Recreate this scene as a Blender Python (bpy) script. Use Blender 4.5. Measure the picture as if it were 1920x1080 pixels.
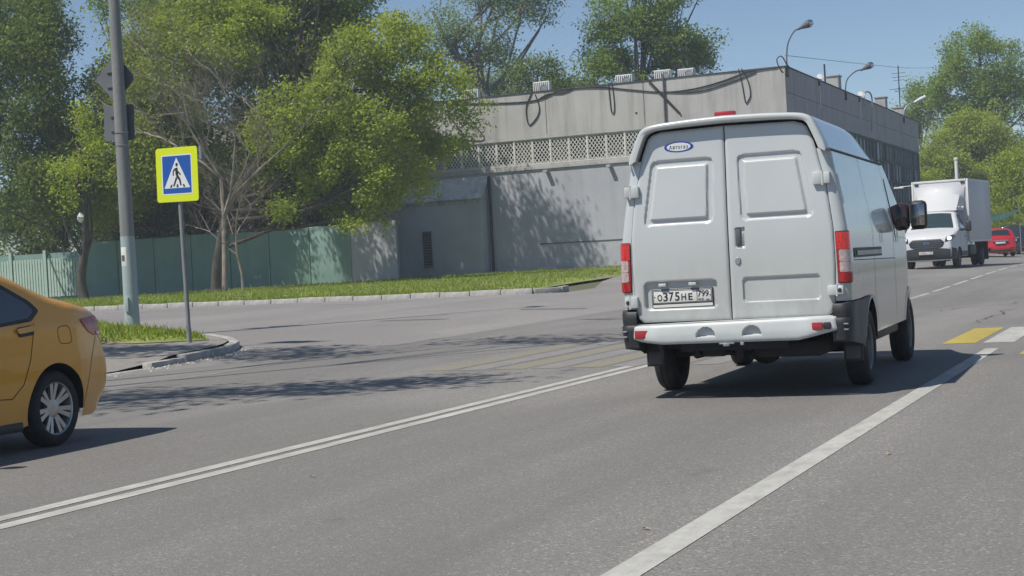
import bpy, bmesh, math, random
import numpy as np
from mathutils import Vector, Matrix, geometry

for o in list(bpy.data.objects):
    bpy.data.objects.remove(o, do_unlink=True)
SC = bpy.context.scene
COL = SC.collection
R = math.radians

# ------------------------------------------------------------ camera
cam = bpy.data.cameras.new('camera')
cam.sensor_width = 36.0
cam.lens = 54.375
cam.clip_start = 0.1
cam.clip_end = 6000
camo = bpy.data.objects.new('camera', cam)
COL.objects.link(camo)
CR = ((0.91625005, 0.04461266, -0.39811501), (0.3969484, 0.03289453, 0.91725128), (-0.05401683, 0.99846265, -0.01243069))
camo.matrix_world = Matrix(((CR[0][0], CR[0][1], -CR[0][2], 0.0), (CR[1][0], CR[1][1], -CR[1][2], 0.0),
                            (CR[2][0], CR[2][1], -CR[2][2], 1.2), (0, 0, 0, 1)))
SC.camera = camo

# ------------------------------------------------------------ sky, sun, exposure
W = bpy.data.worlds.new('World')
SC.world = W
W.use_nodes = True
wn = W.node_tree.nodes
bg = wn['Background']
sky = wn.new('ShaderNodeTexSky')
sky.sky_type = 'NISHITA'
sky.sun_disc = False
sky.sun_elevation = R(56.5)
sky.sun_rotation = R(214)
sky.altitude = 150
sky.air_density = 0.85
sky.dust_density = 0.1
sky.ozone_density = 2.6
W.node_tree.links.new(sky.outputs[0], bg.inputs[0])
bg.inputs[1].default_value = 0.074
sl = bpy.data.lights.new('sun', 'SUN')
sl.energy = 3.6
sl.angle = R(0.53)
sl.color = (1.0, 0.945, 0.86)
so = bpy.data.objects.new('sun', sl)
COL.objects.link(so)
so.rotation_euler = Vector((0.307, 0.456, -0.836)).to_track_quat('-Z', 'Y').to_euler()
so.location = (-20, -30, 60)
SC.view_settings.view_transform = 'Standard'
SC.view_settings.look = 'None'
SC.view_settings.gamma = 1.0
SC.view_settings.use_curve_mapping = False
SC.view_settings.exposure = 0.42

# ------------------------------------------------------------ terrain
def ss(a, b, x):
    t = np.clip((np.asarray(x, float) - a) / (b - a), 0, 1)
    return t * t * (3 - 2 * t)
def zt(X, Y):
    X = np.asarray(X, float); Y = np.asarray(Y, float)
    r = np.hypot(X, Y)
    t = r - 17
    left = 0.0135 * np.where(t < -3, 0, np.where(t > 3, t, (t + 3) ** 2 / 12))
    cap = 0.84 - 0.17 * ss(-36, -48, X)
    left = np.minimum(left, cap)
    w = ss(-6, -16, X)
    return left * w + 0.3 * ss(30, 62, Y) * (1 - w)
def z1(x, y): return float(zt(x, y))
# ------------------------------------------------------------ helpers: tagging and linking
def tag(o, label=None, cat=None, group=None, kind=None):
    if label: o['label'] = label
    if cat: o['category'] = cat
    if group: o['group'] = group
    if kind: o['kind'] = kind
    return o
def empty(name, loc=(0, 0, 0), rz=0.0, parent=None):
    o = bpy.data.objects.new(name, None)
    o.empty_display_size = 0.2
    COL.objects.link(o)
    o.location = loc
    o.rotation_euler = (0, 0, rz)
    if parent: o.parent = parent
    return o
def thing(name, label, cat, loc=(0, 0, 0), rz=0.0, group=None):
    return tag(empty(name, loc, rz), label, cat, group)
def link_mesh(name, me, parent=None, loc=None, rot=None):
    o = bpy.data.objects.new(name, me)
    COL.objects.link(o)
    if parent: o.parent = parent
    if loc is not None: o.location = loc
    if rot is not None: o.rotation_euler = rot
    return o
def children(o): return [c for c in bpy.data.objects if c.parent == o]
def copy_tree(o, kids, parent=None):
    c = o.copy(); COL.objects.link(c); c.parent = parent
    for k in kids.get(o.name, []):
        copy_tree(k, kids, c)
    return c
def kid_map():
    m = {}
    for o in bpy.data.objects:
        if o.parent: m.setdefault(o.parent.name, []).append(o)
    return m

class MB:
    """collects simple shapes into one mesh"""
    def __init__(s): s.v = []; s.f = []; s.m = []; s.cur = 0
    def add(s, vs, fs):
        n = len(s.v); s.v.extend([tuple(p) for p in vs])
        for f in fs: s.f.append(tuple(i + n for i in f)); s.m.append(s.cur)
        return s
    def box(s, a, b, bev=0.0, M=None):
        x0, y0, z0 = a; x1, y1, z1_ = b
        x0, x1 = min(x0, x1), max(x0, x1); y0, y1 = min(y0, y1), max(y0, y1); z0, z1_ = min(z0, z1_), max(z0, z1_)
        bev = min(bev, (x1 - x0) * .45, (y1 - y0) * .45, (z1_ - z0) * .45)
        if bev <= 0:
            vs = [(x, y, z) for z in (z0, z1_) for y in (y0, y1) for x in (x0, x1)]
            fs = [(0, 2, 3, 1), (4, 5, 7, 6), (0, 1, 5, 4), (2, 6, 7, 3), (0, 4, 6, 2), (1, 3, 7, 5)]
        else:
            bm = bmesh.new()
            bmesh.ops.create_cube(bm, size=1)
            for v in bm.verts:
                v.co = ((x0 + x1) / 2 + v.co.x * (x1 - x0), (y0 + y1) / 2 + v.co.y * (y1 - y0), (z0 + z1_) / 2 + v.co.z * (z1_ - z0))
            bmesh.ops.bevel(bm, geom=bm.edges[:], offset=bev, segments=2, affect='EDGES', profile=0.5)
            bm.verts.index_update()
            vs = [tuple(v.co) for v in bm.verts]; fs = [tuple(v.index for v in f.verts) for f in bm.faces]
            bm.free()
        if M is not None: vs = [M @ Vector(p) for p in vs]
        return s.add(vs, fs)
    def cyl(s, p0, p1, r0, r1=None, n=12, caps=True):
        r1 = r0 if r1 is None else r1
        return s.tube([p0, p1], [r0, r1], n, caps)
    def tube(s, pts, rad, n=8, caps=True):
        pts = [Vector(p) for p in pts]
        if not hasattr(rad, '__len__'): rad = [rad] * len(pts)
        vs = []; fs = []; u = None
        for i, p in enumerate(pts):
            d = (pts[min(i + 1, len(pts) - 1)] - pts[max(i - 1, 0)])
            if d.length < 1e-9: d = Vector((0, 0, 1))
            d.normalize()
            if u is None:
                u = d.orthogonal().normalized()
            else:
                u = (u - d * u.dot(d))
                u = u.normalized() if u.length > 1e-6 else d.orthogonal().normalized()
            w = d.cross(u)
            for k in range(n):
                a = 2 * math.pi * k / n
                vs.append(p + (u * math.cos(a) + w * math.sin(a)) * rad[i])
        for i in range(len(pts) - 1):
            for k in range(n):
                k2 = (k + 1) % n
                fs.append((i * n + k, i * n + k2, (i + 1) * n + k2, (i + 1) * n + k))
        if caps:
            fs.append(tuple(range(n - 1, -1, -1))); b = (len(pts) - 1) * n
            fs.append(tuple(b + k for k in range(n)))
        return s.add(vs, fs)
    def lathe(s, prof, n=32, M=None, a0=0.0, a1=2 * math.pi):
        """prof: (r, h) about the local Z axis"""
        full = abs(a1 - a0 - 2 * math.pi) < 1e-6
        m = n if full else n + 1
        vs = []; fs = []
        for (r, h) in prof:
            for k in range(m):
                a = a0 + (a1 - a0) * k / n
                vs.append(Vector((r * math.cos(a), r * math.sin(a), h)))
        for i in range(len(prof) - 1):
            for k in range(n):
                k2 = (k + 1) % m
                fs.append((i * m + k, i * m + k2, (i + 1) * m + k2, (i + 1) * m + k))
        if M is not None: vs = [M @ p for p in vs]
        return s.add(vs, fs)
    def prism(s, poly, h0, h1, M=None):
        """poly in local XY, extruded in local Z"""
        n = len(poly)
        vs = [Vector((p[0], p[1], h0)) for p in poly] + [Vector((p[0], p[1], h1)) for p in poly]
        if M is not None: vs = [M @ p for p in vs]
        fs = [tuple(range(n - 1, -1, -1)), tuple(range(n, 2 * n))]
        for k in range(n): fs.append((k, (k + 1) % n, n + (k + 1) % n, n + k))
        return s.add(vs, fs)
    def grid(s, rows, close=False):
        n = len(rows[0]); vs = [p for r in rows for p in r]; fs = []
        for i in range(len(rows) - 1):
            for k in range(n - 1 + (1 if close else 0)):
                k2 = (k + 1) % n
                fs.append((i * n + k, i * n + k2, (i + 1) * n + k2, (i + 1) * n + k))
        return s.add(vs, fs)
    def mesh(s, name, mats, smooth=40, weld=0.0, fix=True):
        me = bpy.data.meshes.new(name)
        me.from_pydata([tuple(p) for p in s.v], [], s.f)
        if not isinstance(mats, (list, tuple)): mats = [mats]
        for m in mats: me.materials.append(m)
        if len(mats) > 1: me.polygons.foreach_set('material_index', s.m)
        if fix or weld:
            bm = bmesh.new(); bm.from_mesh(me)
            if weld: bmesh.ops.remove_doubles(bm, verts=bm.verts[:], dist=weld)
            if fix: bmesh.ops.recalc_face_normals(bm, faces=bm.faces[:])
            bm.to_mesh(me); bm.free()
        if smooth:
            me.polygons.foreach_set('use_smooth', [True] * len(me.polygons))
            me.set_sharp_from_angle(angle=R(smooth))
        me.update()
        return me
    def build(s, name, mats, parent=None, smooth=40, weld=0.0, fix=True, loc=None, rot=None):
        return link_mesh(name, s.mesh(name, mats, smooth, weld, fix), parent, loc, rot)

def np_mesh(name, V, F, mat, smooth=False):
    """V (n,3); F (m,k) equal sized faces"""
    me = bpy.data.meshes.new(name)
    V = np.ascontiguousarray(V, np.float32); F = np.ascontiguousarray(F, np.int32)
    k = F.shape[1]
    me.vertices.add(len(V)); me.vertices.foreach_set('co', V.ravel())
    me.loops.add(F.size); me.loops.foreach_set('vertex_index', F.ravel())
    me.polygons.add(len(F)); me.polygons.foreach_set('loop_start', np.arange(0, F.size, k, dtype=np.int32))
    if smooth: me.polygons.foreach_set('use_smooth', np.ones(len(F), bool))
    me.update(calc_edges=True)
    me.materials.append(mat)
    return me

# ---- 2-D panels with exact outlines, lifted into 3-D
def resample(poly, step, closed=True):
    out = []
    n = len(poly)
    for i in range(n if closed else n - 1):
        a = np.array(poly[i], float); b = np.array(poly[(i + 1) % n], float)
        k = max(1, int(math.ceil(np.linalg.norm(b - a) / step)))
        for j in range(k): out.append(tuple(a + (b - a) * j / k))
    if not closed: out.append(tuple(poly[-1]))
    return out
def inside(P, poly):
    P = np.asarray(P, float); x, y = P[:, 0], P[:, 1]
    r = np.zeros(len(P), bool); q = np.asarray(poly, float); n = len(q)
    for i in range(n):
        x0, y0 = q[i]; x1, y1 = q[(i + 1) % n]
        if y0 == y1: continue
        c = ((y0 > y) != (y1 > y)) & (x < (x1 - x0) * (y - y0) / (y1 - y0) + x0)
        r ^= c
    return r
def dist_line(P, line):
    P = np.asarray(P, float); d = np.full(len(P), 1e9)
    q = np.asarray(line, float)
    for i in range(len(q) - 1):
        a, b = q[i], q[i + 1]; ab = b - a; L = ab @ ab
        t = np.clip(((P - a) @ ab) / max(L, 1e-12), 0, 1)
        d = np.minimum(d, np.linalg.norm(P - (a + t[:, None] * ab), axis=1))
    return d
def panel2d(outline, holes, step, lift, flip=False):
    """-> verts, faces; lift(u, v) vectorised -> (n,3)"""
    outs = [resample(outline, step)] + [resample(h, step) for h in holes]
    V = []; E = []
    for L in outs:
        b = len(V); V += L; n = len(L)
        E += [(b + i, b + (i + 1) % n) for i in range(n)]
    q = np.array(outline); u0, v0 = q.min(0); u1, v1 = q.max(0)
    gu = np.arange(u0 + step / 2, u1, step); gv = np.arange(v0 + step / 2, v1, step)
    if len(gu) and len(gv):
        G = np.stack(np.meshgrid(gu, gv), -1).reshape(-1, 2)
        G[:, 0] += 0.0001 * np.sin(G[:, 1] * 977)
        ok = inside(G, outline)
        for h in holes: ok &= ~inside(G, h)
        G = G[ok]
        if len(G):
            d = np.full(len(G), 1e9)
            for L in outs: d = np.minimum(d, dist_line(G, L + [L[0]]))
            G = G[d > step * 0.4]
            V += [tuple(p) for p in G]
    rv, re_, rf, *_ = geometry.delaunay_2d_cdt([Vector(p) for p in V], E, [], 0, 1e-6)
    A = np.array([tuple(p) for p in rv])
    F = [tuple(f) for f in rf]
    C = np.array([A[list(f)].mean(0) for f in F])
    ok = inside(C, outline)
    for h in holes: ok &= ~inside(C, h)
    F = [f[::-1] if flip else f for f, k in zip(F, ok) if k]
    return lift(A[:, 0], A[:, 1]), F
def rrect(x0, z0, x1, z1_, r, n=5):
    p = []
    for (cx, cz, a) in ((x1 - r, z1_ - r, 0), (x0 + r, z1_ - r, 90), (x0 + r, z0 + r, 180), (x1 - r, z0 + r, 270)):
        for k in range(n + 1):
            t = R(a + 90 * k / n); p.append((cx + r * math.cos(t), cz + r * math.sin(t)))
    return p
def rpoly(poly, r, n=4):
    """round the corners of a polygon"""
    out = []; N = len(poly)
    for i in range(N):
        a, b, c = (np.array(poly[(i - 1) % N], float), np.array(poly[i], float), np.array(poly[(i + 1) % N], float))
        rr = r[i] if hasattr(r, '__len__') else r
        d0 = np.linalg.norm(a - b); d1 = np.linalg.norm(c - b); t = min(rr, d0 * .48, d1 * .48)
        p0 = b + (a - b) / d0 * t; p1 = b + (c - b) / d1 * t
        for k in range(n + 1):
            s = k / n; out.append(tuple((1 - s) ** 2 * p0 + 2 * s * (1 - s) * b + s * s * p1))
    return out
def curve_pts(pts, per=6):
    """Catmull-Rom through points (any dimension)"""
    P = [np.array(p, float) for p in pts]; out = []
    for i in range(len(P) - 1):
        p0 = P[max(i - 1, 0)]; p1 = P[i]; p2 = P[i + 1]; p3 = P[min(i + 2, len(P) - 1)]
        for k in range(per):
            t = k / per
            out.append(tuple(0.5 * ((2 * p1) + (-p0 + p2) * t + (2 * p0 - 5 * p1 + 4 * p2 - p3) * t * t + (-p0 + 3 * p1 - 3 * p2 + p3) * t ** 3)))
    out.append(tuple(P[-1])); return out
def sdf_rrect(x, z, x0, z0, x1, z1_, r):
    cx, cz = (x0 + x1) / 2, (z0 + z1_) / 2
    qx = np.abs(x - cx) - (x1 - x0) / 2 + r; qz = np.abs(z - cz) - (z1_ - z0) / 2 + r
    return -(np.minimum(np.maximum(qx, qz), 0) + np.hypot(np.maximum(qx, 0), np.maximum(qz, 0)) - r)   # >0 inside
def sdf_poly(x, z, poly):
    P = np.stack([x, z], -1)
    return dist_line(P, list(poly) + [poly[0]]) * np.where(inside(P, poly), 1, -1)

# ------------------------------------------------------------ materials
MATS = {}
def mat(name, col, rough=0.6, metal=0.0, var=0.0, vscale=3.0, bump=0.0, bscale=40.0, coat=0.0, spec=0.5, col2=None, detail=6.0, stretch=None, emit=None, estr=0.0):
    m = bpy.data.materials.new(name); m.use_nodes = True
    nt = m.node_tree; N = nt.nodes; L = nt.links; p = N['Principled BSDF']
    p.inputs['Base Color'].default_value = (*col, 1); p.inputs['Roughness'].default_value = rough
    p.inputs['Metallic'].default_value = metal; p.inputs['Coat Weight'].default_value = coat
    p.inputs['Coat Roughness'].default_value = 0.04
    p.inputs['Specular IOR Level'].default_value = spec
    if emit: p.inputs['Emission Color'].default_value = (*emit, 1); p.inputs['Emission Strength'].default_value = estr
    tc = N.new('ShaderNodeTexCoord'); src = tc.outputs['Object']
    if stretch:
        mp = N.new('ShaderNodeMapping'); mp.inputs['Scale'].default_value = stretch; L.new(src, mp.inputs[0]); src = mp.outputs[0]
    if var or col2:
        n = N.new('ShaderNodeTexNoise'); n.inputs['Scale'].default_value = vscale; n.inputs['Detail'].default_value = detail
        n.inputs['Roughness'].default_value = 0.62
        L.new(src, n.inputs['Vector'])
        r = N.new('ShaderNodeValToRGB'); e = r.color_ramp.elements
        c2 = col2 if col2 else tuple(c * (1 + var) for c in col)
        c1 = col if col2 else tuple(c * (1 - var) for c in col)
        e[0].position = 0.34; e[1].position = 0.66; e[0].color = (*c1, 1); e[1].color = (*c2, 1)
        L.new(n.outputs['Fac'], r.inputs[0]); L.new(r.outputs[0], p.inputs['Base Color'])
    if bump:
        b = N.new('ShaderNodeTexNoise'); b.inputs['Scale'].default_value = bscale; b.inputs['Detail'].default_value = 4
        L.new(src, b.inputs['Vector'])
        bn = N.new('ShaderNodeBump'); bn.inputs['Strength'].default_value = bump; bn.inputs['Distance'].default_value = 0.02
        L.new(b.outputs['Fac'], bn.inputs['Height']); L.new(bn.outputs[0], p.inputs['Normal'])
    MATS[name] = m
    return m
def mixnode(nt, a, b, fac, mode='MIX'):
    x = nt.nodes.new('ShaderNodeMix'); x.data_type = 'RGBA'; x.blend_type = mode
    for s, val in ((6, a), (7, b), (0, fac)):
        if hasattr(val, 'is_output'): nt.links.new(val, x.inputs[s])
        elif s == 0: x.inputs[0].default_value = val
        else: x.inputs[s].default_value = (*val, 1)
    return x.outputs[2]
def noise(nt, scale, detail=5, rough=0.6, vec=None, lo=0.35, hi=0.65):
    n = nt.nodes.new('ShaderNodeTexNoise'); n.inputs['Scale'].default_value = scale; n.inputs['Detail'].default_value = detail
    n.inputs['Roughness'].default_value = rough
    if vec is not None: nt.links.new(vec, n.inputs['Vector'])
    mr = nt.nodes.new('ShaderNodeMapRange'); mr.inputs[1].default_value = lo; mr.inputs[2].default_value = hi
    nt.links.new(n.outputs['Fac'], mr.inputs[0])
    return mr.outputs[0]
def mapped(nt, scale, rot=(0, 0, 0)):
    tc = nt.nodes.new('ShaderNodeTexCoord'); mp = nt.nodes.new('ShaderNodeMapping')
    mp.inputs['Scale'].default_value = scale; mp.inputs['Rotation'].default_value = rot
    nt.links.new(tc.outputs['Object'], mp.inputs[0]); return mp.outputs[0]

def asphalt(name, base, dark, light, lanes=True):
    m = mat(name, base, 0.85); nt = m.node_tree; p = nt.nodes['Principled BSDF']
    big = noise(nt, 0.35, 6, 0.65, mapped(nt, (1, .35, 1)))
    c = mixnode(nt, dark, light, big)
    spk = noise(nt, 55, 3, 0.8, mapped(nt, (1, 1, 1)), .4, .62)
    c = mixnode(nt, c, tuple(x * 1.9 for x in light), spk, 'MIX'); nt.nodes[-1].inputs[0].default_value = .5
    sp2 = nt.nodes.new('ShaderNodeMath'); sp2.operation = 'MULTIPLY'; sp2.inputs[1].default_value = 0.34
    nt.links.new(spk, sp2.inputs[0]); nt.links.new(sp2.outputs[0], nt.nodes[-2].inputs[0])
    # dark specks
    spd = noise(nt, 90, 2, 0.7, mapped(nt, (1, 1, 1)), .56, .7)
    f2 = nt.nodes.new('ShaderNodeMath'); f2.operation = 'MULTIPLY'; f2.inputs[1].default_value = 0.4
    nt.links.new(spd, f2.inputs[0])
    c = mixnode(nt, c, tuple(x * .45 for x in dark), f2.outputs[0])
    # stone aggregate: every stone its own tone
    vo = nt.nodes.new('ShaderNodeTexVoronoi'); vo.inputs['Scale'].default_value = 75
    nt.links.new(mapped(nt, (1, 1, 1)), vo.inputs['Vector'])
    vs = nt.nodes.new('ShaderNodeSeparateColor'); nt.links.new(vo.outputs['Color'], vs.inputs[0])
    vr = nt.nodes.new('ShaderNodeValToRGB'); ve = vr.color_ramp.elements
    ve[0].color = (.62, .62, .62, 1); ve[1].color = (1.0, 1.0, 1.0, 1); ve[1].position = .55
    k3 = vr.color_ramp.elements.new(.93); k3.color = (1.05, 1.05, 1.04, 1); k4 = vr.color_ramp.elements.new(.975); k4.color = (1.8, 1.75, 1.68, 1)
    nt.links.new(vs.outputs[0], vr.inputs[0])
    c = mixnode(nt, c, vr.outputs[0], .75, 'MULTIPLY')
    # broad patches of older and newer surface, oil stains
    pt = noise(nt, .16, 3, .5, mapped(nt, (1, .5, 1)), .46, .54)
    f4 = nt.nodes.new('ShaderNodeMath'); f4.operation = 'MULTIPLY'; f4.inputs[1].default_value = .35
    nt.links.new(pt, f4.inputs[0])
    c = mixnode(nt, c, tuple(x * .86 for x in dark), f4.outputs[0])
    oi_ = noise(nt, 1.7, 3, .6, mapped(nt, (1, .6, 1)), .66, .78)
    f5 = nt.nodes.new('ShaderNodeMath'); f5.operation = 'MULTIPLY'; f5.inputs[1].default_value = .5
    nt.links.new(oi_, f5.inputs[0])
    c = mixnode(nt, c, tuple(x * .5 for x in dark), f5.outputs[0])
    # faint wheel tracks and stains along the road
    trk = noise(nt, 0.8, 4, 0.6, mapped(nt, (1, .03, 1)), .4, .75)
    f3 = nt.nodes.new('ShaderNodeMath'); f3.operation = 'MULTIPLY'; f3.inputs[1].default_value = 0.65 if lanes else .15
    nt.links.new(trk, f3.inputs[0])
    c = mixnode(nt, c, tuple(x * .8 for x in dark), f3.outputs[0])
    nt.links.new(c, p.inputs['Base Color'])
    b = nt.nodes.new('ShaderNodeTexNoise'); b.inputs['Scale'].default_value = 90; b.inputs['Detail'].default_value = 3
    nt.links.new(mapped(nt, (1, 1, 1)), b.inputs['Vector'])
    bn = nt.nodes.new('ShaderNodeBump'); bn.inputs['Strength'].default_value = .8; bn.inputs['Distance'].default_value = .008
    nt.links.new(b.outputs['Fac'], bn.inputs['Height']); nt.links.new(bn.outputs[0], p.inputs['Normal'])
    return m
def worn_paint(name, col, under, lo=.30, hi=.62, amount=.75):
    m = mat(name, col, 0.75); nt = m.node_tree; p = nt.nodes['Principled BSDF']
    w = noise(nt, 7, 6, .75, mapped(nt, (1, .45, 1)), lo, hi)
    f = nt.nodes.new('ShaderNodeMath'); f.operation = 'MULTIPLY'; f.inputs[1].default_value = amount
    nt.links.new(w, f.inputs[0])
    d = noise(nt, 1.2, 4, .6, mapped(nt, (1, .4, 1)))
    c = mixnode(nt, col, tuple(x * .78 for x in col), d)
    c = mixnode(nt, c, under, f.outputs[0])
    nt.links.new(c, p.inputs['Base Color'])
    return m
def streaked(name, col, dirt, vert=1.0, amount=.6, rough=.9, axis='x', blotch=.5):
    """concrete or render with rain streaks running down it"""
    m = mat(name, col, rough); nt = m.node_tree; p = nt.nodes['Principled BSDF']
    st = noise(nt, 1.6 * vert, 6, .65, mapped(nt, (1.6, 1.6, .09)), .45, .75)
    f = nt.nodes.new('ShaderNodeMath'); f.operation = 'MULTIPLY'; f.inputs[1].default_value = amount
    nt.links.new(st, f.inputs[0])
    bl = noise(nt, .6, 6, .6, mapped(nt, (1, 1, 1)))
    f1 = nt.nodes.new('ShaderNodeMath'); f1.operation = 'MULTIPLY'; f1.inputs[1].default_value = blotch
    nt.links.new(bl, f1.inputs[0])
    c = mixnode(nt, col, tuple(x * .72 for x in col), f1.outputs[0])
    c = mixnode(nt, c, dirt, f.outputs[0])
    nt.links.new(c, p.inputs['Base Color'])
    b = nt.nodes.new('ShaderNodeTexNoise'); b.inputs['Scale'].default_value = 9; b.inputs['Detail'].default_value = 6
    nt.links.new(mapped(nt, (1, 1, 1)), b.inputs['Vector'])
    bn = nt.nodes.new('ShaderNodeBump'); bn.inputs['Strength'].default_value = .25; bn.inputs['Distance'].default_value = .03
    nt.links.new(b.outputs['Fac'], bn.inputs['Height']); nt.links.new(bn.outputs[0], p.inputs['Normal'])
    return m
def leafmat(name, c_dark, c_mid, c_light, trans=.45, tcol=None):
    m = bpy.data.materials.new(name); m.use_nodes = True
    nt = m.node_tree; N = nt.nodes; L = nt.links; N.clear()
    out = N.new('ShaderNodeOutputMaterial')
    g = N.new('ShaderNodeNewGeometry')
    r = N.new('ShaderNodeValToRGB'); e = r.color_ramp.elements
    e[0].color = (*c_dark, 1); e[1].color = (*c_light, 1); e[0].position = 0; e[1].position = 1
    k = r.color_ramp.elements.new(.5); k.color = (*c_mid, 1)
    L.new(g.outputs['Random Per Island'], r.inputs[0])
    big = noise(nt, .35, 3, .5, mapped(nt, (1, 1, 1)), .3, .7)
    col = mixnode(nt, r.outputs[0], c_mid, .35)
    col2 = mixnode(nt, col, c_light, big); 
    f = N.new('ShaderNodeMath'); f.operation = 'MULTIPLY'; f.inputs[1].default_value = .35
    L.new(big, f.inputs[0])
    for nd in N:
        if nd.type == 'MIX' and nd.outputs[2] == col2: L.new(f.outputs[0], nd.inputs[0])
    d = N.new('ShaderNodeBsdfPrincipled'); d.inputs['Roughness'].default_value = .55; d.inputs['Specular IOR Level'].default_value = .35
    L.new(col2, d.inputs['Base Color'])
    t = N.new('ShaderNodeBsdfTranslucent')
    tc = mixnode(nt, col2, tcol or (.2, .28, .03), .5)
    L.new(tc, t.inputs[0])
    mx = N.new('ShaderNodeMixShader'); mx.inputs[0].default_value = trans
    L.new(d.outputs[0], mx.inputs[1]); L.new(t.outputs[0], mx.inputs[2]); L.new(mx.outputs[0], out.inputs[0])
    MATS[name] = m
    return m
def glassmat(name, col=(.02, .025, .03), rough=.03):
    return mat(name, col, rough, spec=.9, coat=.6)

M_ASPH = asphalt('road_asphalt', (.2, .2, .2), (.168, .161, .152), (.238, .226, .211))
M_ASPH2 = asphalt('side_street_asphalt', (.2, .2, .2), (.208, .197, .188), (.262, .246, .232), lanes=False)
M_PAVE = asphalt('pavement_asphalt', (.2, .2, .2), (.22, .205, .19), (.33, .30, .275), lanes=False)
M_WHITE_LINE = worn_paint('white_road_paint', (.52, .515, .47), (.25, .24, .22), .42, .70, .7)
M_FAINT_LINE = worn_paint('worn_white_road_paint', (.34, .33, .31), (.22, .208, .195), .24, .54, .95)
M_YELLOW = worn_paint('yellow_road_paint', (.46, .36, .07), (.22, .2, .15), .5, .8, .6)
M_YELLOW_W = worn_paint('worn_yellow_road_paint', (.30, .262, .14), (.22, .208, .19), .24, .60, .9)
M_KERB = mat('kerb_concrete', (.40, .385, .36), .9, var=.25, vscale=4, bump=.4, bscale=60)
M_SOIL = mat('soil', (.13, .11, .08), .95, col2=(.09, .11, .035), vscale=1.3, bump=.5, bscale=8)
M_GRASSG = mat('lawn_ground', (.15, .21, .035), .95, col2=(.25, .28, .06), vscale=.9, bump=.6, bscale=25)
def bare_patches(m):
    nt = m.node_tree; p = nt.nodes['Principled BSDF']; old = p.inputs['Base Color'].links[0].from_socket
    n = noise(nt, .55, 5, .65, mapped(nt, (1, 1, 1)), .50, .62)
    nt.links.new(mixnode(nt, old, (.24, .20, .14), n), p.inputs['Base Color'])
bare_patches(M_GRASSG)
M_GRASS = leafmat('grass_blade', (.15, .22, .025), (.24, .32, .04), (.34, .39, .08), .4, (.38, .46, .05))
M_CONC = streaked('parapet_concrete', (.47, .46, .445), (.22, .21, .2), 1.0, .75)
M_CONCD = streaked('dark_parapet_concrete', (.42, .41, .42), (.17, .17, .18), 1.6, .8)
M_WALL = streaked('grey_rendered_wall', (.44, .45, .495), (.29, .295, .33), .8, .55, blotch=.4)
M_WALL2 = streaked('annex_wall_paint', (.43, .45, .495), (.28, .295, .33), .6, .3)
M_TEAL = streaked('teal_fence_paint', (.21, .33, .30), (.15, .23, .22), .8, .4)
M_MINT = streaked('pale_green_fence_paint', (.40, .52, .46), (.25, .34, .3), 1.2, .4)
M_WMETAL = mat('white_painted_steel', (.62, .61, .57), .5, var=.12, vscale=4)
M_DARK = mat('dark_interior', (.02, .02, .022), .9)
M_WINGLASS = mat('window_glass', (.03, .04, .05), .06, var=.5, vscale=.5, spec=.9)
M_GALV = mat('galvanised_steel', (.36, .38, .39), .45, .6, var=.15, vscale=5)
M_BLACKC = mat('black_cable', (.02, .02, .022), .6)
M_ROOF = mat('corrugated_roof_sheet', (.56, .55, .55), .7, var=.25, vscale=2)
M_ROOFF = mat('roofing_felt', (.06, .06, .065), .9)
M_ACW = mat('air_conditioner_casing', (.66, .66, .64), .5, var=.06, vscale=6)
M_BARK = mat('bark', (.075, .066, .058), .95, var=.4, vscale=6, bump=.9, bscale=22, stretch=(1, 1, .3))
M_TWIG = mat('bare_twigs', (.25, .215, .18), .9, var=.3, vscale=2)
M_VAN = mat('van_white_paint', (.50, .525, .52), .24, coat=.8, var=.04, vscale=1.2)
def road_dirt(m, z0, z1_, amount):
    """dried road spray: strongest near the ground, broken up by noise"""
    nt = m.node_tree; p = nt.nodes['Principled BSDF']; old = p.inputs['Base Color'].links[0].from_socket
    tc = nt.nodes.new('ShaderNodeTexCoord'); sp = nt.nodes.new('ShaderNodeSeparateXYZ'); nt.links.new(tc.outputs['Object'], sp.inputs[0])
    mr = nt.nodes.new('ShaderNodeMapRange'); mr.inputs[1].default_value = z1_; mr.inputs[2].default_value = z0; nt.links.new(sp.outputs[2], mr.inputs[0])
    n = noise(nt, 5, 6, .7, mapped(nt, (1, 1, .45)), .25, .75)
    a = nt.nodes.new('ShaderNodeMath'); a.operation = 'MULTIPLY'; nt.links.new(mr.outputs[0], a.inputs[0]); nt.links.new(n, a.inputs[1])
    b = nt.nodes.new('ShaderNodeMath'); b.operation = 'MULTIPLY'; b.inputs[1].default_value = amount; nt.links.new(a.outputs[0], b.inputs[0])
    nt.links.new(mixnode(nt, old, (.22, .19, .155), b.outputs[0]), p.inputs['Base Color'])
road_dirt(M_VAN, .45, 1.35, .7)
M_VANDIRTY = mat('van_white_plastic', (.49, .515, .51), .45, var=.08, vscale=3)
M_BLKPL = mat('black_plastic', (.022, .023, .026), .55, var=.3, vscale=5)
M_GREYPL = mat('dusty_dark_plastic', (.085, .09, .10), .65, var=.25, vscale=4)
M_RUBBER = mat('tyre_rubber', (.025, .025, .026), .85, var=.3, vscale=9)
M_SEAM = mat('panel_gap', (.008, .008, .009), .9)
M_GLASS = glassmat('tinted_car_glass')
M_RED = mat('red_lamp_lens', (.34, .012, .016), .2, coat=.4, var=.2, vscale=30)
M_REDL = mat('lit_lamp_lens', (.42, .012, .012), .12, coat=.8, var=.5, vscale=60, emit=(1, .02, .01), estr=.10)
M_CLEAR = mat('clear_lamp_lens', (.46, .36, .35), .1, coat=.8, var=.25, vscale=40)
M_REFL = mat('red_reflector', (.36, .02, .03), .25, coat=.5)
M_ALLOY = mat('alloy_wheel', (.46, .47, .48), .35, .75)
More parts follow.
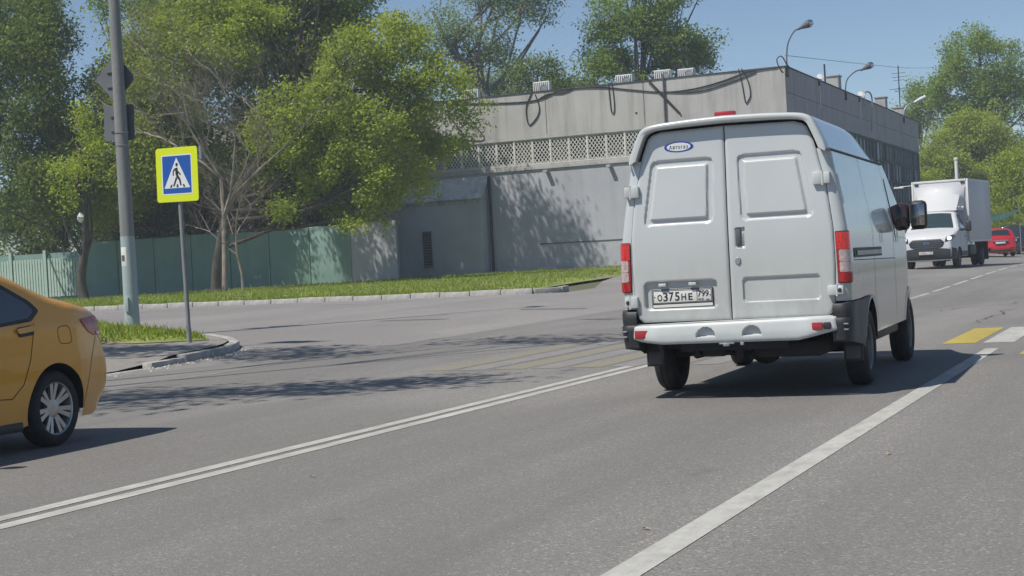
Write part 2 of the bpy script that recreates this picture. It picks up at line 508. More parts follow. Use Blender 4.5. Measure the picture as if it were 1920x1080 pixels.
M_STEELW = mat('grey_steel_wheel', (.22, .22, .22), .5, .4)
M_PLATE = mat('plate_white', (.66, .66, .62), .4)
M_INK = mat('plate_black', (.012, .012, .012), .5)
M_BLUE = mat('sign_blue', (.010, .085, .36), .35)
M_SWHITE = mat('sign_white', (.66, .68, .70), .4)
M_LIME = mat('sign_fluorescent_yellow', (.62, .72, .012), .4)
M_SBACK = mat('sign_back_grey', (.14, .15, .165), .55, .2, var=.12, vscale=3)
M_LOGOB = mat('emblem_blue', (.015, .04, .33), .4)
M_TAXI = mat('taxi_yellow_paint', (.72, .335, .016), .3, coat=.6, var=.04, vscale=1)
road_dirt(M_TAXI, .15, .9, .35)
M_CARRED = mat('red_car_paint', (.48, .010, .018), .28, coat=.7)
M_CARBLK = mat('dark_car_paint', (.02, .024, .03), .25, coat=.7)
M_TRUCK = mat('truck_white_paint', (.52, .53, .545), .55, coat=.1, var=.02, vscale=2)
M_CHROME = mat('chrome', (.7, .7, .72), .15, 1.0)
M_HEADL = mat('headlamp_glass', (.75, .74, .68), .08, coat=1.0, emit=(1, .93, .75), estr=.6)
M_NET = mat('green_net', (.018, .065, .055), .8, var=.3, vscale=3)
# ------------------------------------------------------------ ground, roads, markings
def sheet(name, outline, step, mat_, dz, kind='structure', parent=None, zf=zt, holes=()):
    def lift(u, v): return np.stack([u, v, zf(u, v) + dz], -1)
    V, F = panel2d(outline, list(holes), step, lift)
    me = bpy.data.meshes.new(name); me.from_pydata([tuple(p) for p in V], [], F); me.materials.append(mat_)
    me.polygons.foreach_set('use_smooth', [True] * len(F))
    o = link_mesh(name, me, parent)
    if kind and not parent: o['kind'] = kind
    return o

# base ground out to the horizon
xs = np.unique(np.concatenate([-np.geomspace(30, 2500, 26), np.arange(-90, 30, 2.5), np.geomspace(30, 2500, 22)]))
ys = np.unique(np.concatenate([-np.geomspace(25, 1500, 16), np.arange(-20, 140, 2.5), np.geomspace(140, 3000, 26)]))
gx, gy = np.meshgrid(xs, ys)
gz = zt(gx, gy) - .09
V = np.stack([gx, gy, gz], -1).reshape(-1, 3); nx = len(xs)
ii, jj = np.meshgrid(np.arange(len(ys) - 1), np.arange(nx - 1), indexing='ij')
F = np.stack([ii * nx + jj, ii * nx + jj + 1, (ii + 1) * nx + jj + 1, (ii + 1) * nx + jj], -1).reshape(-1, 4)
o = link_mesh('ground', np_mesh('ground', V, F, M_SOIL, True)); o['kind'] = 'structure'

# island between the road and the side street: boundary starts on the road's left edge
ISL = [(-13.4, -30), (-13.4, 14.0), (-13.5, 17.5)] + curve_pts([(-13.55, 18.5), (-13.95, 20.6), (-14.6, 22.0), (-15.6, 23.2), (-17.4, 24.8), (-21.0, 27.3), (-27.0, 30.4), (-36, 33.8)], 4) + [(-60, 39), (-90, 43)]
sheet('road', [(3.6, -30), (3.6, 60), (3.6, 175), (-11.6, 175), (-11.6, 60), (-11.7, 46), (-11.75, 22), (-13.4, 16), (-13.4, -30)], .9, M_ASPH, .0)
KY = 43.45
sheet('side_street', [(-11.7, 46), (-11.75, 22), (-13.4, 16)] + ISL[2:] + [(-90, KY + 3.0), (-40, KY + .4), (-17.1, KY), (-17.3, 46.5), (-19.8, 54), (-22, 62), (-23.5, 70), (-23, 78), (-11.6, 78)], 1.0, M_ASPH2, .0)
# raised pavement on the island
def zi(u, v): return zt(u, v) + .015 + .115 * ss(17.8, 19.3, v) + .14 * ss(16, 24, -np.asarray(u)) * ss(22, 28, v)
sheet('pavement', [(p[0] - .16, p[1] - (.1 if p[0] < -14 else 0)) for p in ISL] + [(-90, -30)], 1.2, M_PAVE, 0, zf=zi)
# grass mound on the island around the lamp pole
GI = curve_pts([(-15.3, 22.15), (-16.1, 23.15), (-17.7, 24.5), (-21.2, 26.9), (-27.2, 30.0), (-36, 33.2), (-58, 38), (-58, 28), (-36, 25), (-24, 23.2), (-18.5, 22.0), (-16.4, 21.6), (-15.3, 22.15)], 3)
def zg(u, v):
    P = np.stack([np.atleast_1d(u).astype(float), np.atleast_1d(v).astype(float)], -1)
    d = dist_line(P, GI + [GI[0]])
    return zi(u, v) + .10 * np.minimum(d / .8, 1) * np.where(inside(P, GI), 1, 0)
sheet('island_lawn', GI[:-1], .7, M_GRASSG, .012, zf=zg)
# verge in front of the building and the fence
VER = [(-90, KY + 3.2), (-40, KY + .6), (-20.2, KY + .2), (-18.3, KY + .75), (-18.9, 45.6), (-19.9, 48), (-20.8, 54), (-21.6, 62), (-22.0, 70), (-21.4, 74), (-18.4, 75.2), (-18.4, 77.2), (-90, 77.2)]
def zv(u, v):
    u = np.asarray(u, float); v = np.asarray(v, float)
    e = np.interp(v, [44, 45.6, 48, 54, 62, 70, 74, 75.2, 78], [-17.5, -18.9, -19.9, -20.8, -21.6, -22, -21.4, -18.4, -17])
    return zt(u, v) + .008 + .12 * np.where(v < 45.4, 1, ss(0, 1.5, e - u))
sheet('verge_lawn', VER, 1.3, M_GRASSG, 0, zf=zv)

def marking(name, outline, m, step=.5, dz=.003):
    return sheet(name, outline, step, m, dz)
def line(name, x, y0, y1, w, m, dz=.003): return marking(name, [(x - w / 2, y0), (x + w / 2, y0), (x + w / 2, y1), (x - w / 2, y1)], m, .6, dz)
line('centre_line', -5.91, -12, 19.0, .125, M_WHITE_LINE, .003)
line('centre_line', -5.70, -12, 19.0, .125, M_WHITE_LINE, .003)
line('edge_line', -2.03, -12, 18.3, .155, M_WHITE_LINE)
line('edge_line', -11.75, 2, 24, .10, M_FAINT_LINE)
y = 24.5
while y < 90:
    line('centre_dash', -5.72, y, y + 2.9, .12, M_WHITE_LINE); y += 3.75
# far carriageway edge line in front of the kerb across the side street
marking('far_edge_line', [(-60, 40.9), (-22.5, 40.35), (-22.5, 40.5), (-60, 41.05)], M_FAINT_LINE, 1.0)
# pedestrian crossing, white and yellow bars lying along the road
x = -2.74 - .98 * 6; k = 0
while x < 1.2:
    if -4.65 < x < -2.8:
        x += .49; k += 1; continue
    worn = x < -4.6
    w = .40 if k % 2 == 0 else .36
    m = (M_YELLOW_W if worn else M_YELLOW) if k % 2 == 0 else (M_FAINT_LINE if worn else M_WHITE_LINE)
    a, b = (19.35, 22.7)
    if x < -4.6: a, b = 16.9, 22.3
    if x > -2.0: a, b = 17.2, 22.7
    xx = x + (.12 if x > -2.0 else 0)
    marking('crossing_bar', [(xx, a), (xx + w, a), (xx + w, b), (xx, b)], m, .7)
    x += .49
    k += 1
# patches and cracks in the asphalt
M_PATCH = asphalt('asphalt_repair', (.12, .12, .12), (.12, .12, .125), (.16, .155, .155), lanes=False)
M_PATCH2 = asphalt('older_asphalt_repair', (.15, .15, .15), (.14, .138, .138), (.205, .20, .195), lanes=False)
M_TAR = mat('tar', (.07, .07, .07), .8, var=.4, vscale=8)
for poly in ([(-14.2, 33.0), (-12.6, 33.2), (-12.7, 33.6), (-14.3, 33.5)], [(-11.2, 29.0), (-9.4, 29.3), (-9.4, 29.7), (-11.1, 29.4)], [(-16.0, 29.4), (-14.5, 29.5), (-14.4, 29.8), (-15.9, 29.75)]):
    marking('asphalt_patch', poly, M_PATCH, .5, .004)
rc = random.Random(5)
for (x0, y0, ang, L) in ((-1.5, 20.2, 62, 2.2), (-3.0, 24, 80, 5), (-8.5, 33, 20, 6), (-4.1, 29, 70, 4), (-14, 34, 8, 3)):
    p = [(x0, y0)]
    for i in range(14):
        a = R(ang + rc.uniform(-25, 25)); p.append((p[-1][0] + math.cos(a) * L / 14, p[-1][1] + math.sin(a) * L / 14))
    v = []; f = []
    for i, q in enumerate(p):
        w = rc.uniform(.006, .016); v += [(q[0] - w, q[1], z1(*q) + .006), (q[0] + w, q[1], z1(*q) + .006)]
        if i: f.append((2 * i - 2, 2 * i - 1, 2 * i + 1, 2 * i))
    me = bpy.data.meshes.new('road_crack'); me.from_pydata(v, [], f); me.materials.append(M_TAR)
    link_mesh('road_crack', me)['kind'] = 'structure'

# ---- kerbs: every stone a part
def kerb(name, line_, w, h, base, seed, drop=None):
    root = empty(name, (0, 0, 0)); root['kind'] = 'structure'
    rk = random.Random(seed)
    pts = resample(line_, .05, closed=False)
    acc = 0; last = 0; idx = [0]
    for i in range(1, len(pts)):
        acc += math.hypot(pts[i][0] - pts[i - 1][0], pts[i][1] - pts[i - 1][1])
        if acc >= 1.0: idx.append(i); acc = 0
    for a, b in zip(idx[:-1], idx[1:]):
        p, q = Vector(pts[a]), Vector(pts[b]); d = (q - p).normalized(); n = Vector((-d.y, d.x)); L = (q - p).length
        mb = MB(); mb.box((-L / 2 + .012, -w / 2, -.25), (L / 2 - .012, w / 2, 0), .018)
        c = (p + q) / 2
        o = mb.build('kerb_stone', M_KERB, root, smooth=30)
        slope = (base(q.x, q.y) - base(p.x, p.y)) / L
        o.location = (c.x + n.x * rk.uniform(-.012, .012), c.y + n.y * rk.uniform(-.012, .012), base(c.x, c.y) + h - (drop(c.x, c.y) if drop else 0) + rk.uniform(-.012, .012))
        o.rotation_euler = (rk.uniform(-.03, .03), -math.atan(slope) + rk.uniform(-.008, .008), math.atan2(d.y, d.x) + rk.uniform(-.012, .012))
    return root
kerb('island_kerb', [(p[0] - .08, p[1]) for p in ISL[1:] if -56 < p[0]], (.16), .115, z1, 3, lambda x, y: .12 * (1 - float(ss(17.8, 19.3, y))))
kerb('verge_kerb', [(-58, KY + 1.75), (-40, KY + .55), (-19.0, KY + .05)] + curve_pts([(-19.0, KY + .05), (-18.0, KY + .25), (-17.6, KY + .9), (-17.9, KY + 2.2)], 4)[1:], .16, .155, z1, 4)

# loose grit along the gutters and the broken kerb corner
rgt = np.random.default_rng(9)
line_pts = resample([(p[0] + .12, p[1]) for p in ISL[1:12]], .1, closed=False) + resample([(-58, KY + 1.6), (-40, KY + .4), (-17.4, KY - .1)], .3, closed=False)
lp_ = np.array(line_pts); pick = lp_[rgt.integers(0, len(lp_), 900)] + rgt.normal(0, .14, (900, 2))
sz_ = rgt.uniform(.006, .022, 900); zz_ = zt(pick[:, 0], pick[:, 1])
T4 = np.array([(1, 0, -.3), (-.5, .87, -.3), (-.5, -.87, -.3), (.1, .1, .8)])
GV = (np.concatenate([pick, (zz_ + .006)[:, None]], 1)[:, None, :] + T4[None] * sz_[:, None, None]).reshape(-1, 3)
GF = (np.arange(900)[:, None, None] * 4 + np.array([(0, 1, 3), (1, 2, 3), (2, 0, 3)])[None]).reshape(-1, 3)
go_ = link_mesh('grit', np_mesh('grit', GV, GF, M_KERB)); go_['kind'] = 'stuff'
# ---- grass blades
def blades(name, polys, n, hgt, seed, zf, extra=()):
    rg = np.random.default_rng(seed); P = []
    for poly, k in zip(polys, n):
        q = np.array(poly); lo, hi = q.min(0), q.max(0); got = []
        while sum(len(g) for g in got) < k:
            c = rg.uniform(lo, hi, (k * 2, 2)); c = c[inside(c, poly)]
            dens = .5 + .5 * np.sin(c[:, 0] * 1.7 + 2 * np.sin(c[:, 1] * .9)) * np.sin(c[:, 1] * 2.1 + np.sin(c[:, 0] * .6))
            got.append(c[rg.uniform(0, 1, len(c)) < .06 + .94 * dens])
        P.append(np.concatenate(got)[:k])
    P = np.concatenate(P); m = len(P)
    z = np.concatenate([zf(P[i:i + 2000, 0], P[i:i + 2000, 1]) for i in range(0, m, 2000)])
    a = rg.uniform(0, 2 * np.pi, m); h = hgt * rg.gamma(4, .25, m); w = .012 + .02 * rg.uniform(0, 1, m)
    b = np.stack([P[:, 0], P[:, 1], z], -1); s = np.stack([np.cos(a) * w, np.sin(a) * w, 0 * a], -1)
    le = rg.normal(0, .35, (m, 2)) * h[:, None]
    t = b + np.stack([le[:, 0], le[:, 1], h], -1)
    V = np.stack([b - s, b + s, t], 1).reshape(-1, 3)
    F = np.arange(3 * m).reshape(-1, 3)
    o = link_mesh(name, np_mesh(name, V, F, M_GRASS)); o['kind'] = 'stuff'
    return o
blades('grass', [[(-15.4, 22.2), (-16.1, 23.1), (-21.2, 26.8), (-30, 30.9), (-32, 25), (-24, 23.3), (-18.5, 22.1), (-16.4, 21.7)], [(-15.8, 22.4), (-16.2, 23.1), (-21.2, 26.8), (-27.2, 29.9), (-27.2, 29.4), (-18, 24.2)]], [15000, 3500], .075, 1, lambda u, v: zg(u, v))
blades('grass', [[(-70, KY + 2.6), (-20.2, KY + .3), (-19.1, 45.8), (-20.2, 49), (-21.2, 55), (-22, 63), (-22.4, 70), (-60, 70)], [(-70, KY + 2.5), (-40, KY + .6), (-20, KY + .25), (-19.4, KY + 1.6), (-70, KY + 4)], [(-45, 73.5), (-19, 75.4), (-19, 77), (-45, 77)]], [52000, 14000, 12000], .075, 2, zv)
# ------------------------------------------------------------ grey concrete building
BX, BY, BZ = -17.9, 77.33, 0.8          # near right corner
BXL, BYE, BTOP = -58.0, 120.0, 10.62
bld = thing('industrial_building', 'long low grey concrete building with a grille window band and dark glazed right side', 'building', (0, 0, 0))
def bpart(mb, name, m, smooth=0, parent=None): return mb.build(name, m, parent or bld, smooth=smooth)
WZ0, WZ1 = 6.75, 8.12                   # window band on the front
m = MB(); m.box((BXL, BY, BZ - .6), (BX - .02, BY + .35, 6.48)); bpart(m, 'wall', M_WALL)
m = MB(); m.box((BXL, BY - .10, 6.485), (BX - .02, BY + .5, 6.62)); m.box((BXL, BY - .03, 6.622), (BX - .02, BY + .4, WZ0 - .002)); bpart(m, 'window_ledge', M_CONC)
m = MB(); m.box((BXL, BY - .08, WZ1 + .002), (BX - .02, BY + .5, 8.30)); bpart(m, 'lintel', M_CONC)
# parapet slabs, joints open
xsl = [BXL, -49, -43.0, -37.0, -31.0, -25.45, -24.2, BX - .02]
for a, b in zip(xsl[:-1], xsl[1:]):
    m = MB(); m.box((a + .018, BY - .06, 8.305), (b - .018, BY + .25, BTOP)); bpart(m, 'parapet_slab', M_CONC)
m = MB(); m.box((BXL, BY + .255, 8.31), (BX - .3, BY + .32, BTOP - .02)); bpart(m, 'parapet_backing', M_DARK)
m = MB(); m.box((BXL, BY - .11, BTOP + .002), (BX + .04, BY + .35, BTOP + .05)); m.box((BX - .40, BY + .352, BTOP + .002), (BX + .06, BYE, BTOP + .05)); bpart(m, 'parapet_capping', M_ROOFF)
m = MB(); m.box((BXL, BY + .36, 9.9), (BX - .45, BYE - .1, 10.0)); bpart(m, 'roof', M_ROOFF)
m = MB(); m.box((BXL, BY + .55, WZ0), (BX - .4, BY + .6, WZ1)); bpart(m, 'window_backing', M_DARK)
# window band: posts, grilles, panes
bay = 1.06; nb = int((BX - .25 - (-39.4)) / bay)
lat = MB()
gw, gh = bay - .08, WZ1 - WZ0 - .16
def clipseg(p, q, w, h):
    t0, t1 = 0., 1.; dx, dy = q[0] - p[0], q[1] - p[1]
    for (pp, qq) in ((-dx, p[0]), (dx, w - p[0]), (-dy, p[1]), (dy, h - p[1])):
        if abs(pp) < 1e-9:
            if qq < 0: return None
        else:
            r = qq / pp
            if pp < 0: t0 = max(t0, r)
            else: t1 = min(t1, r)
    return None if t0 >= t1 else ((p[0] + t0 * dx, p[1] + t0 * dy), (p[0] + t1 * dx, p[1] + t1 * dy))
sx, sz = .205, .27
for sgn in (1, -1):
    for k in range(-8, 14):
        x0 = k * sx
        p = (x0, 0) if sgn > 0 else (x0, 0); q = (x0 + sgn * gh / sz * sx, gh)
        c = clipseg(p, q, gw, gh)
        if c:
            d = Vector((c[1][0] - c[0][0], 0, c[1][1] - c[0][1])); n = Vector((-d.z, 0, d.x)).normalized() * .018
            a0 = Vector((c[0][0], 0, c[0][1])); a1 = Vector((c[1][0], 0, c[1][1])); y0 = .012 if sgn > 0 else -.006
            y = Vector((0, .014, 0)); off = Vector((0, y0, 0))
            vs = [a0 - n + off, a0 + n + off, a1 + n + off, a1 - n + off]; vs += [v + y for v in vs]
            lat.add(vs, [(0, 1, 2, 3), (7, 6, 5, 4), (0, 4, 5, 1), (1, 5, 6, 2), (2, 6, 7, 3), (3, 7, 4, 0)])
for a, b in (((0, -.01, 0), (gw, .02, .025)), ((0, -.01, gh - .025), (gw, .02, gh)), ((0, -.01, 0), (.022, .02, gh)), ((gw - .022, -.01, 0), (gw, .02, gh))):
    lat.box(a, b)
lat_me = lat.mesh('grille', M_WMETAL, 0)
post_me = MB().box((-.045, 0, 0), (.045, .12, WZ1 - WZ0)).mesh('window_post', M_WMETAL, 0)
post2_me = MB().box((-.03, .02, 0), (.03, .10, WZ1 - WZ0)).mesh('window_post', M_WMETAL, 0)
pane_mes = [MB().box((0, 0, 0), (bay - .04, .012, WZ1 - WZ0 - .1)).mesh('pane', mm_, 0) for mm_ in (M_WINGLASS, M_WINGLASS, mat('dusty_window_glass', (.13, .13, .12), .35, var=.5, vscale=1.5), mat('curtained_window', (.24, .24, .22), .5, var=.4, vscale=3, stretch=(3, 1, .3)))]
rp = random.Random(6)
for i in range(nb + 1):
    x = BX - .25 - i * bay
    link_mesh('window_post', post_me if i % 2 == 0 else post2_me, bld, (x, BY - .03, WZ0))
    if i < nb:
        link_mesh('grille', lat_me, bld, (x - bay + .04, BY + .0, WZ0 + .08))
        link_mesh('pane', rp.choice(pane_mes), bld, (x - bay + .02, BY + .30, WZ0 + .05))
m = MB(); m.box((-39.5, BY - .02, WZ0 + .002), (BX - .21, BY + .03, WZ0 + .06)); m.box((-39.5, BY - .02, WZ1 - .06), (BX - .21, BY + .03, WZ1 - .002)); bpart(m, 'window_rail', M_WMETAL)
m = MB(); m.box((BXL, BY + .3, WZ0), (-39.6, BY + .5, WZ1)); bpart(m, 'wall_infill', M_WALL)
m = MB(); m.box((BX - .19, BY + .05, WZ0), (BX - .02, BY + .5, WZ1)); bpart(m, 'corner_pier', M_CONC)
# annex with sloping sheet roof
AX0, AX1, AY = -44.0, -34.75, 76.40
m = MB(); m.box((AX0, AY, BZ - .6), (AX1, BY - .002, 5.0)); bpart(m, 'annex_wall', M_WALL2)
m = MB(); n = 74
rows = []
for y, z in ((AY - .16, 5.12), (AY + .25, 5.46), (BY - .02, 6.34)):
    rows.append([(AX0 - .1 + (AX1 - AX0 + .25) * k / n, y, z + (.025 if (k // 2) % 2 else 0)) for k in range(n + 1)])
m.grid(rows); m.grid([[(p[0], p[1], p[2] - .05) for p in r] for r in rows]); bpart(m, 'annex_roof', M_ROOF)
m = MB(); m.box((AX0, AY - .02, 4.86), (AX1 + .02, AY - .002, 5.08)); m.prism([(AY, 5.0), (BY, 5.0), (BY, 6.2), (AY, 5.1)], AX1 + .002, AX1 + .02, Matrix(((0, 0, 1, 0), (1, 0, 0, 0), (0, 1, 0, 0), (0, 0, 0, 1)))); bpart(m, 'annex_fascia', M_CONCD)
m = MB(); m.tube([(AX1 + .22, BY - .14, 6.3), (AX1 + .22, BY - .14, 1.0), (AX1 + .22, BY - .34, .88)], .085, 10); bpart(m, 'drainpipe', M_BLKPL, 60)
# louvred vent on the annex
vx0, vx1, vz0, vz1 = -38.42, -37.72, 1.45, 3.55
m = MB()
for a, b in (((vx0, AY - .08, vz0), (vx1, AY - .002, vz0 + .06)), ((vx0, AY - .08, vz1 - .06), (vx1, AY - .002, vz1)), ((vx0, AY - .08, vz0 + .06), (vx0 + .06, AY - .002, vz1 - .06)), ((vx1 - .06, AY - .08, vz0 + .06), (vx1, AY - .002, vz1 - .06))): m.box(a, b)
vent = bpart(m, 'vent', M_CONCD)
m = MB(); m.box((vx0 + .06, AY - .012, vz0 + .06), (vx1 - .06, AY - .003, vz1 - .06)); bpart(m, 'vent_backing', M_DARK, 0, vent)
slat_me = MB().box((vx0 + .07, -.03, -.006), (vx1 - .07, .03, .006)).mesh('slat', M_GREYPL, 0)
for k in range(13):
    link_mesh('slat', slat_me, vent, (0, AY - .045, vz0 + .14 + k * .152), (R(48), 0, 0))
# front wall small things: conduit, two wall-coloured stubs shaped for their slanted shadows, cable hole
m = MB(); m.box((-31.8, BY - .03, 2.42), (BX - .05, BY - .002, 2.47)); bpart(m, 'conduit', M_GREYPL)
m = MB()
m.box((BXL, BY - .012, BZ - .3), (BX - .05, BY - .002, 1.12)); bpart(m, 'plinth', M_CONCD)
for x in (-31.1, -27.5):
    m = MB(); m.box((x - .12, BY - .42, 6.28), (x + .10, BY - .002, 6.40), .01); bpart(m, 'wall_stub', M_WALL)
m = MB(); m.cyl((-25.9, BY - .075, 9.0), (-25.9, BY - .062, 9.0), .06, n=10); bpart(m, 'cable_hole', M_DARK)
# right side: panelled parapet and curtain wall
sy = list(np.linspace(BY + .02, BYE, 13))
for a, b in zip(sy[:-1], sy[1:]):
    for z0, z1_ in ((8.30, 9.33), (9.36, BTOP)):
        m = MB(); m.box((BX - .28, a + .012, z0), (BX, b - .012, z1_)); bpart(m, 'parapet_slab', M_CONCD)
m = MB(); m.box((BX - .4, BY + .4, 8.28), (BX - .285, BYE, BTOP - .02)); bpart(m, 'parapet_backing', M_DARK)
m = MB(); m.box((BX - .35, BY + .36, BZ - .6), (BX - .06, BYE, 1.9)); bpart(m, 'side_wall', M_CONCD)
m = MB(); m.box((BX - .9, BY + .36, 1.9), (BX - .8, BYE, 8.28)); bpart(m, 'glazing_backing', M_DARK)
m = MB(); m.box((BXL, BYE - .3, BZ - .6), (BX - .36, BYE - .02, 9.9)); m.box((BXL, BY + .62, BZ - .6), (BXL + .3, BYE - .31, 9.9)); bpart(m, 'rear_wall', M_WALL)
tz = [1.92, 3.2, 4.5, 5.75, 7.0, 8.22]
m = MB()
for z in tz: m.box((BX - .22, BY + .36, z - .045), (BX - .06, BYE, z + .045))
bpart(m, 'transom', M_BLKPL)
M_WINS = [mat('curtain_glass_blue', (.17, .24, .29), .15, var=.5, vscale=.8, spec=.8), mat('curtain_glass_dark', (.06, .085, .10), .1, var=.5, vscale=.8, spec=.9), mat('curtain_glass_pale', (.36, .44, .49), .3, var=.3, vscale=1.2)]
ncol = 36; cw = (BYE - BY - .4) / ncol
mul_me = MB().box((-.22, -.04, 0), (-.03, .04, tz[-1] - tz[0])).mesh('mullion', M_SBACK, 0)
wp = [[MB().box((-.14, .05, .05), (-.12, cw - .05, tz[r + 1] - tz[r] - .05)).mesh('window', mm, 0) for mm in M_WINS] for r in range(5)]
rw = random.Random(8)
for i in range(ncol + 1):
    y = BY + .38 + i * cw
    link_mesh('mullion', mul_me, bld, (BX, y, tz[0]))
    if i < ncol:
        for r in range(5):
            link_mesh('window', wp[r][rw.choice([0, 0, 0, 1, 1, 2])], bld, (BX + rw.uniform(-.01, .01), y, tz[r]))
# chimneys on the parapet of the right side
for yy, w, h in ((93.0, .9, 1.05), (109.0, .9, 1.05), (116.6, .9, .9)):
    m = MB(); m.box((BX - 1.2, yy, 10.0), (BX - .5, yy + w, BTOP + h)); m.box((BX - 1.26, yy - .06, BTOP + h + .001), (BX - .44, yy + w + .06, BTOP + h + .07)); bpart(m, 'chimney', M_CONC)

# ---- things on and along the roof edge
def ac(x, w, h, lab, face='white'):
    t = thing('air_conditioner', lab, 'air conditioner', (x, BY + .62, BTOP - .08), 0, 'air conditioners on the roof')
    MB().box((0, 0, -.35), (w, .36, h), .02).build('casing', M_ACW, t, 30)
    m = MB()
    for k in range(int(w / .11)): m.box((.05 + k * .11, -.012, .06), (.05 + k * .11 + .05, -.001, h - .05))
    m.build('louvre_grille', M_GREYPL, t, 0)
    m = MB(); m.lathe([(.02, 0), (.2, 0), (.21, .02)], 20, Matrix.Translation((w * .68, -.02, h * .45)) @ Matrix.Rotation(R(90), 4, 'X')); m.build('fan_guard', M_GALV, t, 30)
ac(-36.2, .95, .68, 'leftmost white air conditioner, half behind the bright tree')
ac(-31.95, .95, .72, 'white slatted air conditioner alone on the roof right of the bright tree')
ac(-27.2, .92, .62, 'low white air conditioner on the roof above the middle cable loop')
ac(-25.05, .90, .66, 'white framed air conditioner with dark open face on the roof')
ac(-23.75, .88, .60, 'rightmost white air conditioner on the front roof edge')

def cable(pts, r, name, label, per=8):
    o = MB().tube(curve_pts(pts, per), r, 6).build(name, M_BLACKC, None, 60)
    return tag(o, label, 'cable')
fy = BY - .10
cable([(-37.3, fy, 10.55), (-34, fy, 10.25), (-31.6, fy, 10.18), (-30.2, fy, 10.55), (-29.2, fy, 10.62), (-27.6, fy, 10.5), (-26.2, fy, 10.25), (-24.4, fy, 9.95), (-22.8, fy, 9.95), (-21.2, fy, 10.2), (-19.8, fy, 10.55), (-18.3, fy, 10.63)], .035, 'power_cable', 'thick black cable sagging along the top of the front parapet')
cable([(-31.4, fy, 10.2), (-30.8, fy, 10.45), (-30.0, fy, 10.42), (-29.3, fy, 10.62)], .028, 'power_cable', 'short black cable arching beside the lone slatted air conditioner')
cable([(-24.0, fy, 9.9), (-22.4, fy, 9.8), (-20.6, fy, 10.15), (-19.4, fy, 10.5)], .03, 'power_cable', 'second black cable under the sagging one near the corner lamp')
cable([(-36.9, fy, 10.5), (-36.6, fy, 9.7), (-35.9, fy, 8.6), (-35.8, fy, 8.4), (-34.7, fy, 8.35), (-35.3, fy, 9.3), (-36.0, fy, 10.4)], .025, 'hanging_cable', 'black cable loop hanging down the parapet beside the bright tree')
cable([(-31.75, fy, 10.6), (-32.1, fy, 9.9), (-32.1, fy, 9.2), (-31.95, fy, 8.9), (-31.5, fy, 9.3), (-31.35, fy, 9.8), (-31.55, fy, 10.5)], .03, 'hanging_cable', 'black cable loop hanging below the lone slatted air conditioner')
cable([(-27.35, fy, 10.7), (-27.3, fy, 9.6), (-27.25, fy, 9.15), (-27.12, fy, 9.15), (-27.08, fy, 9.7), (-27.15, fy, 10.7)], .028, 'hanging_cable', 'straight double black cable hanging down the middle of the parapet')
cable([(-20.3, fy, 10.75), (-20.15, fy, 9.9), (-20.05, fy, 9.1), (-19.95, fy, 9.0), (-19.75, fy, 9.4), (-19.85, fy, 10.1), (-20.15, fy, 10.75)], .028, 'hanging_cable', 'black cable loop hanging down the parapet near the corner lamp')
o = MB().tube([(-25.2, fy - .12, 10.75), (-23.5, fy - .02, 8.75)], .05, 8).build('support_strut', M_BLKPL, None, 60); tag(o, 'dark diagonal strut leaning across the front parapet', 'strut')
o = MB().tube([(-24.32, fy - .03, 10.85), (-24.32, fy - .03, 8.3)], .045, 8).build('downpipe', M_GREYPL, None, 60); tag(o, 'thin dark pipe down the parapet behind the diagonal strut', 'pipe')

def roof_lamp(y, H_, reach, lab, old=False, z0=10.2):
    t = thing('roof_lamp', lab, 'street lamp', (BX + .05, y, z0), 0, 'lamps along the roof edge')
    arm = curve_pts([(0, 0, 0), (0, 0, H_ * .35), (.10 * reach, .12 * reach, H_ * .68), (.45 * reach, .4 * reach, H_ * .93), (.8 * reach, .6 * reach, H_)], 6)
    MB().tube(arm, .055 if old else .038, 8).build('arm', M_GALV if old else M_GREYPL, t, 60)
    d = Vector((.8, .45, .42)).normalized(); e = Vector(arm[-1])
    M_ = Matrix.Translation(e) @ d.to_track_quat('Z', 'Y').to_matrix().to_4x4()
    if old: MB().lathe([(.001, 0), (.07, 0), (.10, .2), (.13, .5), (.12, .95), (.001, 1.0)], 14, M_).build('lamp_head', M_ACW, t, 40)
    else:
        MB().lathe([(.001, -.12), (.06, -.12), (.07, .05), (.16, .32), (.20, .5)], 16, M_).build('lamp_head', M_GREYPL, t, 40)
        MB().lathe([(.20, .5), (.19, .62), (.13, .72), (.001, .76)], 16, M_).build('lamp_glass', M_CHROME, t, 40)
    m = MB(); m.box((-.1, -.08, -.1), (.06, .08, .35), .02); m.build('bracket', M_BLKPL, t, 30)
    return t
roof_lamp(77.45, 2.35, .80, 'tall curved lamp on the near corner of the building roof')
roof_lamp(92.3, 1.7, 1.15, 'middle curved lamp with round head on the right roof edge')
roof_lamp(113.2, 1.35, .85, 'farthest roof lamp with long pale head beside the trees', True)
for yy, lab in ((85.0, 'white spotlight on the right roof edge nearest the corner lamp'), (96.6, 'white spotlight on the right roof edge beyond the middle lamp')):
    t = thing('spotlight', lab, 'spotlight', (BX + .02, yy, BTOP))
    MB().box((-.06, -.06, -.3), (.06, .06, .05), .01).build('bracket', M_BLKPL, t, 30)
    MB().lathe([(.001, 0), (.09, 0), (.17, .22), (.18, .26), (.001, .27)], 16, Matrix.Translation((.05, 0, .06)) @ Vector((.35, -.8, .5)).to_track_quat('Z', 'Y').to_matrix().to_4x4()).build('lamp_head', M_ACW, t, 40)
    MB().box((.012, -.04, -1.5), (.06, .04, -.3)).build('cable_duct', M_ACW, t, 0)
o = MB().tube(curve_pts([(BX + .05, 98.2, 10.2), (BX + .05, 98.3, 10.95), (BX + .15, 98.9, 11.15), (BX + .2, 99.8, 11.0), (BX + .2, 100.0, 10.3), (BX + .1, 100.0, 8.7)], 6), .05, 8).build('vent_pipe', M_GALV, None, 60); tag(o, 'hooked pale pipe bending over the right roof edge', 'pipe')
